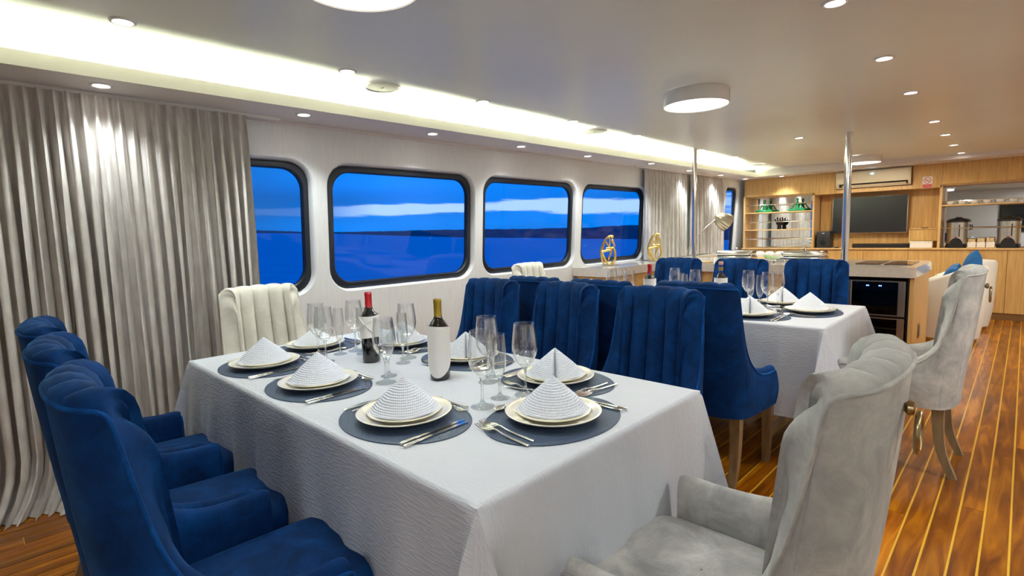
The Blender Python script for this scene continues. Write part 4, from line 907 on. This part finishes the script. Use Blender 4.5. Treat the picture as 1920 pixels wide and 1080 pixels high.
# ------------------------------------------------ tables and cloths
def uvmap(me, fn):
    uv = me.uv_layers.new(name='UVMap')
    for p in me.polygons:
        for li, vi in zip(p.loop_indices, p.vertices): uv.data[li].uv = fn(vi)
def table(x0, x1, y0, y1, lab1, lab2, lab3, seed, drop=.50):
    rnd = random.Random(seed); cx_, cy_ = (x0+x1)/2, (y0+y1)/2
    t = thing('dining_table', lab1, 'table', (cx_, cy_, 0), 0, 'dining tables')
    a, b_ = (x1-x0)/2-.012, (y1-y0)/2-.012
    obj('tabletop', MB().bbox(-a,-b_,.725,a,b_,.757,.004,1), M_OAK, t); obj('apron', MB().bbox(-a+.06,-b_+.06,.64,a-.06,b_-.06,.7245,.004,1), M_OAK, t)
    for sx in (-1, 1):
        for sy in (-1, 1): obj('leg', MB().bbox(sx*(a-.09)-.03,sy*(b_-.09)-.03,0,sx*(a-.09)+.03,sy*(b_-.09)+.03,.6395,.004,1), M_LEGW, t)
    # cloth : perimeter columns x drop rows
    per = []     # (x, y, outward nx, ny, corner factor, s)
    X, Y = (x1-x0)/2, (y1-y0)/2; W = .20
    def side(p, q, nx, ny, n):
        for k in range(n): u = k/n; per.append((p[0]+(q[0]-p[0])*u, p[1]+(q[1]-p[1])*u, nx, ny, 0))
    cor = [((X,-Y),(0,-1),(1,0)), ((X,Y),(1,0),(0,1)), ((-X,Y),(0,1),(-1,0)), ((-X,-Y),(-1,0),(0,-1))]
    g = .012
    for (c_, n0, n1) in cor:
        for k in range(7):
            u = k/6; per.append((c_[0], c_[1], n0[0]*(1-u)+n1[0]*u, n0[1]*(1-u)+n1[1]*u, 1+u if u < .999 else 2))
        i = cor.index((c_, n0, n1)); nc = cor[(i+1) % 4][0]
        L_ = abs(nc[0]-c_[0])+abs(nc[1]-c_[1]); n = int(L_/.028)
        d = ((nc[0]-c_[0])/L_, (nc[1]-c_[1])/L_)
        for k in range(1, n): per.append((c_[0]+d[0]*L_*k/n, c_[1]+d[1]*L_*k/n, n1[0], n1[1], 0))
    rows = [0, .004, .010, .02, .04, .065, .09, .12, .155, .19, .23, .27, .31, .36, .41, .455, drop]
    f1 = [rnd.uniform(0, 6.28) for _ in range(4)]
    G = []; UV = []
    ZT = .7615
    for (x, y, nx, ny, cf) in per:
        col = []; uvc = []
        for d in rows:
            if cf:      # the corner : a hanging fold, its tip leans out along the diagonal
                u = cf-1; dx = cor[0]; sx, sy = (1 if x > 0 else -1), (1 if y > 0 else -1)
                w = .62*d; fl = .004+.055*d
                # facet between the two ends
                e0 = (x+nx*0, y); pA = Vector((sx*(X+fl) , sy*(Y+fl)))
                tA = Vector((sx, sy)).normalized()
                per_dir = Vector((-tA.y, tA.x))
                if (nx, ny) == (0, 0): nx = .001
                sgn = 1 if (Vector((nx, ny)).dot(per_dir) > 0) else -1
                off = (u-.5)*2*w*.5
                # direction of travel around the corner is counter-clockwise
                out = tA*(.12*d)
                px, py = pA + out + per_dir*off
                px, py = px, py
            else:
                ps = x if ny else y; wob = .010*sin(ps*9+f1[0])+.007*sin(ps*23+f1[1])+.004*sin(ps*51+f1[2])
                ed = min(X-abs(x) if ny else 9, Y-abs(y) if nx else 9)
                cfold = .16*d*max(0, 1-ed/.16)**1.5
                o_ = .004+.02*(d/.5) + .028*d + wob*min(1, d/.3) + cfold*.75
                px, py = x+nx*o_, y+ny*o_
                if ed < .16:
                    tdir = (1 if x > 0 else -1) if ny else (1 if y > 0 else -1)
                    if ny: px += tdir*cfold*.2
                    else: py += tdir*cfold*.2
            if d == 0: px, py, z = x*(1-.006/X), y*(1-.006/Y), ZT
            elif d == .004: px, py, z = x, y, ZT-.0025
            else: z = ZT-d
            if cf and 0 < d < .02: px, py = x+nx*.004, y+ny*.004
            col.append((px+cx_, py+cy_, z))
            uvc.append((px, py-d) if abs(ny) > abs(nx) and ny < 0 else ((px, py+d) if abs(ny) > abs(nx) else ((px+d, py) if nx > 0 else (px-d, py))))
        G.append(col); UV += uvc
    m = MB().grid(G, closeu=True); nv = len(m.v)
    # top: centre grid fan from the rim rows
    rim = [c_[0] for c_ in G]; m.add(rim+[(cx_, cy_, ZT)], [(i, (i+1) % len(rim), len(rim)) for i in range(len(rim))])
    UV += [(p[0]-cx_, p[1]-cy_) for p in rim]+[(0, 0)]
    me = m.mesh('tablecloth', M_CLOTH, 50); uvmap(me, lambda vi: UV[vi]); me = fixn(me)
    o = bpy.data.objects.new('tablecloth', me); COL.objects.link(o); tag(o, lab2, 'tablecloth', 'white tablecloths'); return o
table(-2.70, -.752, .652, 1.648, 'long dining table under the white cloth in the foreground', 'white embossed tablecloth over the front table hanging to chair height', '', 3)
table(-2.66, -.725, 3.045, 4.025, 'dining table under the white cloth behind the blue chairs', 'white creased tablecloth over the second table near the wine cooler', '', 9)

# ------------------------------------------------ tableware
ZC = .7622
MESH['placemat'] = None
def oval(a, b_, n=64): return [(a*cos(2*pi*k/n), b_*sin(2*pi*k/n)) for k in range(n)]
MESH['placemat'] = fixn(MB().prism(oval(.225, .175), 0, .0025).mesh('placemat', M_MAT, 30))
MESH['dinner'] = fixn(MB().lathe([(0,.0),(.075,.0),(.080,.002),(.105,.008),(.132,.0185),(.1385,.0225),(.1395,.0245),(.1375,.0255),(.128,.022),(.100,.0125),(.085,.0075),(.07,.006),(0,.006)], 72).mesh('rim_plate', M_PORC, 50))
MESH['salad'] = fixn(MB().lathe([(0,.0),(.060,.0),(.064,.002),(.085,.007),(.104,.0155),(.108,.0185),(.1085,.020),(.1065,.0208),(.098,.017),(.080,.0105),(.066,.0065),(.055,.0052),(0,.0052)], 64).mesh('rim_plate', M_PORC, 50))
def napkin_mesh():
    # a standing pyramid fold: smooth sweeping front, two petals meeting behind
    nt_, nh = 96, 18; P = []; UV = []
    for i in range(nt_):
        a = 2*pi*i/nt_ - pi/2           # -y is the front (towards the diner)
        c_, s_ = cos(a), sin(a)
        pw_ = 1.8
        r0 = ((abs(c_)/.112)**pw_+(abs(s_)/(.064 if s_ <= 0 else .068))**pw_)**(-1/pw_)
        if s_ > 0: dd = abs(a-pi/2); r0 *= 1-.62*exp(-(dd/.16)**2)
        col = []
        for j in range(nh+1):
            t = j/nh; h = .108*(t); k = (1-t)
            rr = r0*(k**.92)
            if s_ > 0: rr *= 1+.10*sin(pi*t)*(1-exp(-((a-pi/2)/.25)**2))
            else: rr *= 1+.05*sin(pi*t)
            lip = .010*exp(-t*14)*(abs(c_)**2)
            x, y = rr*c_, rr*s_*.95 + .012*t
            col.append((x, y, h+lip)); UV.append((x if abs(s_) > .25 else x, h+abs(y)*.25))
        P.append(col)
    m = MB().grid(P, closeu=True); b0 = [c_[0] for c_ in P]; m.add(b0, [tuple(range(nt_))[::-1]]); UV += [(p[0], p[1]) for p in b0]
    me = m.mesh('napkin', M_NAP, 60); uvmap(me, lambda vi: UV[vi]); return fixn(me)
MESH['napkin'] = napkin_mesh()
def strip(st, thk=.0016):
    """st: (y, halfwidth, z) stations; returns a thin bent bar"""
    P = []
    for y, w, z in st: P.append([(-w,y,z),(-w*.6,y,z+thk),(0,y,z+thk*1.5),(w*.6,y,z+thk),(w,y,z),(0,y,z-thk*.2)])
    m = MB(); n = len(P); vs = [v for r in P for v in r]; fs = []
    for i in range(n-1):
        for k in range(6): fs.append((i*6+k, i*6+(k+1) % 6, i*6+6+(k+1) % 6, i*6+6+k))
    fs += [tuple(range(6)), tuple((n-1)*6+k for k in range(6))[::-1]]
    return m.add(vs, fs)
def fork_meshes(s_):
    h = strip([(-.10,.0048,.001),(-.095,.0060,.001),(-.04,.0048,.0015),(0,.0034,.0045),(.022,.0030,.009),(.034,.005,.0095),(.042,.0105,.0065),(.050,.0132,.0045)])
    tn = MB()
    for k in range(4):
        x = -.0114+k*.0076
        q = strip([(.048,.0019,.0045),(.072,.0015,.002),(.09,.0012,.0035),(.104,.0008,.0075)]); q.v = [(v[0]+x*(1-.06*(v[1]-.054)/.05), v[1], v[2]) for v in q.v]; tn.add(q.v, q.f)
    for q in (h, tn): q.v = [(v[0]*s_, v[1]*s_, v[2]*s_) for v in q.v]
    return fixn(h.mesh('handle', M_CUT, 50)), fixn(tn.mesh('tines', M_CUT, 50))
def knife_meshes(s_):
    h = MB().bbox(-.0055,-.115,.0,.0055,-.018,.0062,.0024,2); b_ = MB()
    P = [(-.018,-.005,.0035),(.0,-.0052,.005),(.02,-.0085,.006),(.07,-.0095,.0065),(.10,-.0075,.0065),(.112,-.001,.0062)]
    vs = []; fs = []
    for y, xa, xb in P: vs += [(xa,y,.0022),(xb,y,.0026),(xb,y,.0042),(xa,y,.0030)]
    for i in range(len(P)-1):
        for k in range(4): fs.append((i*4+k, i*4+(k+1) % 4, i*4+4+(k+1) % 4, i*4+4+k))
    fs += [(3,2,1,0), tuple((len(P)-1)*4+k for k in range(4))]; b_.add(vs, fs)
    for q in (h, b_): q.v = [(v[0]*s_, v[1]*s_, v[2]*s_) for v in q.v]
    return fixn(h.mesh('handle', M_CUT, 50)), fixn(b_.mesh('blade', M_CUT, 30))
def spoon_meshes(s_):
    h = strip([(-.09,.0045,.001),(-.085,.0056,.001),(-.03,.0042,.002),(.02,.003,.0075),(.034,.004,.0085)]); P = []
    for i in range(11):
        y = .032+.048*i/10; w = .0155*sin(pi*min(1, .06+i/10*.94))**.7+.0008
        P.append([(w*u, y, .0085-.004*(i/10)-.0065*(1-u*u)*sin(pi*i/10)) for u in (-1,-.7,-.35,0,.35,.7,1)])
    Q = [[(p[0], p[1], p[2]-.0012) for p in r] for r in P]; b_ = MB().grid(P).grid(Q, flip=True)
    for q in (h, b_): q.v = [(v[0]*s_, v[1]*s_, v[2]*s_+.0006) for v in q.v]
    return fixn(h.mesh('handle', M_CUT, 50)), b_.mesh('bowl', M_CUT, 60)
FK, FS, KN, SP = fork_meshes(1.0), fork_meshes(.82), knife_meshes(.98), spoon_meshes(.95)
def item(name, label, cat, parts, loc, rz, group):
    t = thing(name, label, cat, loc, rz, group)
    for nm, me in parts: obj(nm, me, None, t)
    return t
def simple(name, me, label, cat, loc, rz, group):
    o = bpy.data.objects.new(name, me); COL.objects.link(o); o.location = loc; o.rotation_euler = (0,0,rz); tag(o, label, cat, group); return o
def setting(cx_, cy_, rz, where, what='full', pc=(0,0), nap=0, flatn=False):
    R_ = Matrix.Rotation(rz, 3, 'Z')
    def W(x, y, z): v = R_ @ Vector((x, y, 0)); return (cx_+v.x, cy_+v.y, z)
    simple('placemat', MESH['placemat'], 'oval blue placemat '+where, 'placemat', (cx_, cy_, ZC), rz, 'oval blue placemats')
    z = ZC+.0028
    simple('dinner_plate', MESH['dinner'], 'large cream dinner plate '+where, 'plate', W(pc[0], pc[1], z), rz, 'cream dinner plates')
    simple('side_plate', MESH['salad'], 'small cream plate '+where, 'plate', W(pc[0], pc[1], z+.0068), rz, 'small cream plates')
    o = simple('folded_napkin', MESH['napkin'], 'white waffle pyramid napkin '+where, 'napkin', W(pc[0], pc[1], z+.0135), rz+nap, 'pyramid napkins')
    if flatn: o.scale = (1, 1, .75)
    item('table_fork', 'outer dinner fork '+where, 'fork', (('handle', FK[0]), ('tines', FK[1])), W(-.196, .012, z+.001), rz-.06, 'dinner forks')
    item('table_fork', 'inner dinner fork '+where, 'fork', (('handle', FK[0]), ('tines', FK[1])), W(-.168, .022, z+.001), rz-.02, 'dinner forks')
    item('table_knife', 'inner dinner knife '+where, 'knife', (('handle', KN[0]), ('blade', KN[1])), W(.160, -.015, z), rz+.03, 'dinner knives')
    item('table_knife', 'outer dinner knife '+where, 'knife', (('handle', KN[0]), ('blade', KN[1])), W(.180, -.02, z), rz+.05, 'dinner knives')
    item('dessert_spoon', 'dessert spoon lying across the top '+where, 'spoon', (('handle', SP[0]), ('bowl', SP[1])), W(-.005, .168, z+.0005), rz+pi/2+.10, 'dessert spoons')
    item('dessert_fork', 'dessert fork lying across the top '+where, 'fork', (('handle', FS[0]), ('tines', FS[1])), W(.03, .148, z+.0005), rz-pi/2-.08, 'dessert forks')
setting(-1.290, .853, 0, 'nearest the camera, long side of front table', pc=(0,0), nap=0.95)
setting(-.955, 1.135, pi/2, 'at the big grey armchair, front table head', pc=(0,0), nap=-0.87)
setting(-1.828, .848, 0, 'at middle place, near side of front table', nap=1.13)
setting(-2.305, .838, 0, 'at curtain-side place, near side of front table', nap=1.2)
setting(-1.195, 1.437, pi, 'at right place, window side of front table', nap=0.69)
setting(-1.70, 1.450, pi, 'at middle place behind the gold-topped bottle', nap=0.86)
setting(-2.18, 1.450, pi, 'at left place behind the red-topped bottle', nap=0.98)
setting(-2.490, 1.150, -pi/2, 'at the cream chair, front table head', nap=2.7, flatn=True)
setting(-1.165, 3.235, 0, 'at near right place, second table', nap=3.5)
setting(-.925, 3.555, pi/2, 'at right head place, second table', nap=-1.32)
setting(-1.165, 3.825, pi, 'at far right place, second table', nap=0.3)
setting(-1.70, 3.825, pi, 'at far middle place, second table', nap=0.4)
setting(-2.05, 3.235, 0, 'at near window-side place, second table', nap=0.5)

GOB = ([(0,.0028),(.012,.003),(.030,.0012),(.0365,.0),(.0372,.0015),(.036,.003),(.022,.006),(.010,.0125),(.0052,.022),(.0042,.04),(.0042,.07),(.0052,.085),(.0085,.094),(0,.097)],
       [(.0085,.0935),(.016,.101),(.027,.115),(.0355,.134),(.0392,.155),(.0390,.175),(.0365,.200),(.0338,.222),(.0320,.240),(.0325,.2415),(.0312,.2415),(.0310,.2400),(.0328,.222),(.0355,.200),(.0380,.175),(.0382,.155),(.0345,.134),(.0262,.117),(.015,.104),(.0,.100)])
FLU = ([(0,.0028),(.01,.003),(.026,.0012),(.0305,.0),(.0312,.0015),(.030,.003),(.019,.006),(.0085,.012),(.0045,.02),(.0038,.035),(.0038,.052),(.005,.062),(.0075,.068),(0,.071)],
       [(.0075,.0675),(.0125,.076),(.0185,.092),(.0225,.112),(.0240,.132),(.0236,.160),(.0222,.188),(.0208,.213),(.0212,.2142),(.0200,.2142),(.0200,.213),(.0213,.188),(.0227,.160),(.0231,.132),(.0216,.112),(.0176,.093),(.0115,.078),(0,.074)])
M_RIM = mat('glass_rim', (.75,.85,1,1), .05, 0, spec=1.0)
GOB = (GOB[0], [(r*1.07, z) for r, z in GOB[1]])
def glass_meshes(G): return fixn(MB().lathe(G[0], 40).mesh('stem', M_GLS, 50)), fixn(MB().lathe(G[1], 48).mesh('bowl', M_GLT, 60))
GM, FM = glass_meshes(GOB), glass_meshes(FLU)
def glass(kind, x, y, label):
    A = GM if kind == 'goblet' else FM
    return item('wine_goblet' if kind == 'goblet' else 'champagne_flute', label, 'glass', (('stem', A[0]), ('bowl', A[1])), (x, y, ZC+.0002), 0, 'wine goblets' if kind == 'goblet' else 'champagne flutes')
for x, y, l in ((-1.187,1.071,'wine goblet nearest the camera between the two front napkins'), (-1.165,1.245,'wine goblet in front of the right-hand blue-chair place, front table'), (-1.372,1.270,'wine goblet standing behind the nearest one, right of the gold-topped bottle'),
                (-1.664,1.027,'wine goblet standing alone between the two wine bottles, front table'), (-1.925,1.305,'wine goblet right of the red-topped bottle by the far plate'), (-2.158,1.040,'wine goblet behind the middle near napkin, nearer of a pair'),
                (-2.300,1.075,'wine goblet behind the middle near napkin, farther of a pair'), (-2.250,1.235,'wine goblet just left of the red-topped bottle')): glass('goblet', x, y, l)
for x, y, l in ((-1.205,1.165,'champagne flute between the two nearest goblets'), (-1.418,1.335,'champagne flute right behind the gold-topped bottle, seen through goblets'), (-1.735,1.085,'champagne flute seen through the lone goblet between the bottles'),
                (-1.866,1.240,'champagne flute in front of the goblet right of the red-topped bottle'), (-2.249,1.155,'champagne flute left of the red-topped bottle, in the open'), (-2.168,1.225,'champagne flute touching the left side of the red-topped bottle')): glass('flute', x, y, l)
for x, y, l in ((-1.32,3.63,'goblet leftmost of the cluster on the right half of the second table'), (-1.165,3.535,'goblet in front of the cluster on the second table'), (-1.145,3.665,'goblet nearest the right head place of the second table'),
                (-1.86,3.65,'goblet on the second table between the two bottles, left one'), (-1.66,3.56,'goblet on the second table between the two bottles, right one'), (-2.21,3.34,'goblet at the window side of the second table, left of three'),
                (-2.20,3.46,'goblet at the window side of the second table, rear of three'), (-2.03,3.29,'goblet at the window side of the second table, right of three')): glass('goblet', x, y, l)
for x, y, l in ((-1.285,3.57,'champagne flute in the cluster of the second table, left one'), (-1.235,3.60,'champagne flute in the middle of the cluster on the second table'), (-1.76,3.55,'champagne flute between the goblets of the second table, left one'), (-1.69,3.46,'champagne flute between the goblets of the second table, right one')): glass('flute', x, y, l)

def bottle(x, y, label, capm, sleeve, spirit=False):
    t = thing('wine_bottle' if not spirit else 'spirit_bottle', label, 'bottle', (x, y, ZC+.0002), 0, None if spirit else 'wine bottles')
    if spirit: prof = [(0,.002),(.036,0),(.039,.006),(.039,.165),(.040,.18),(.036,.205),(.022,.225),(.0125,.238),(.0115,.262),(.0115,.290)]
    else: prof = [(0,.004),(.033,0),(.037,.004),(.0375,.012),(.0375,.186),(.0355,.198),(.029,.212),(.020,.224),(.0152,.236),(.0142,.25),(.0140,.285)]
    obj('glass_body', MB().lathe(prof, 40), M_WINE, t, 50)
    if spirit:
        obj('neck_label', MB().lathe([(.0122,.236),(.0130,.242),(.0130,.285),(.0122,.29)], 24), mat('blue_neck_label', S(22,50,150), .4), t, 50)
        obj('gold_seal', MB().lathe([(.0134,.252),(.0137,.256),(.0137,.272),(.0134,.276)], 24), M_GOLDF, t, 50); obj('stopper', MB().lathe([(0,.312),(.013,.311),(.0145,.306),(.0145,.292),(.010,.2895)], 24), mat('pink_stopper', S(206,150,140), .4), t, 50)
    else:
        obj('capsule', MB().lathe([(0,.3025),(.0135,.302),(.0152,.299),(.0154,.288),(.0147,.285),(.0150,.238),(.0156,.2365)], 28), capm, t, 50)
    P = []; n = 56
    for i in range(n+1):
        a = 2*pi*i/n; av = radians(-52)             # the side turned to the picture
        d = abs((a-av+pi) % (2*pi)-pi)
        if sleeve == 'tall': zb, zt = .012+.055*min(1, (d/1.5))**2, .200+.004*cos(a-av+.6)
        elif sleeve == 'mid': zb, zt = .105+.006*cos(a), .205-.004*cos(a-av)
        else: zb, zt = .05, .205
        P.append([((.0405+.0012*sin(5*a)*(1-k/6))*cos(a), (.0405+.0012*sin(5*a)*(1-k/6))*sin(a), zb+(zt-zb)*k/6) for k in range(7)])
    m = MB().grid(P); m.grid([[(p[0]*1.035, p[1]*1.035, p[2]) for p in r] for r in P])
    s_ = obj('cloth_sleeve', m, M_PAPER, t, 60, label='white napkin wrapped round the bottle')
    if sleeve == 'mid':
        for z0, z1 in ((.198,.125),(.15,.195)):
            pts = [(.0438*cos(av+q), .0438*sin(av+q), z0+(z1-z0)*(k/10)) for k, q in enumerate([-.9+1.8*j/10 for j in range(11)])]
            obj('cloth_fold', MB().tube(pts, .0022, 6), M_PAPER, s_, 60)
bottle(-2.004, 1.171, 'wine bottle with bright red capsule and white napkin on the front table', M_RED, 'mid')
bottle(-1.550, 1.190, 'wine bottle with gold capsule in a long white napkin on the front table', M_GOLDF, 'tall')
bottle(-1.80, 3.175, 'red-topped wine bottle in a white napkin on the second table', M_RED, 'low')
bottle(-1.42, 3.42, 'dark spirit bottle with blue neck label on the second table', None, 'low', True)
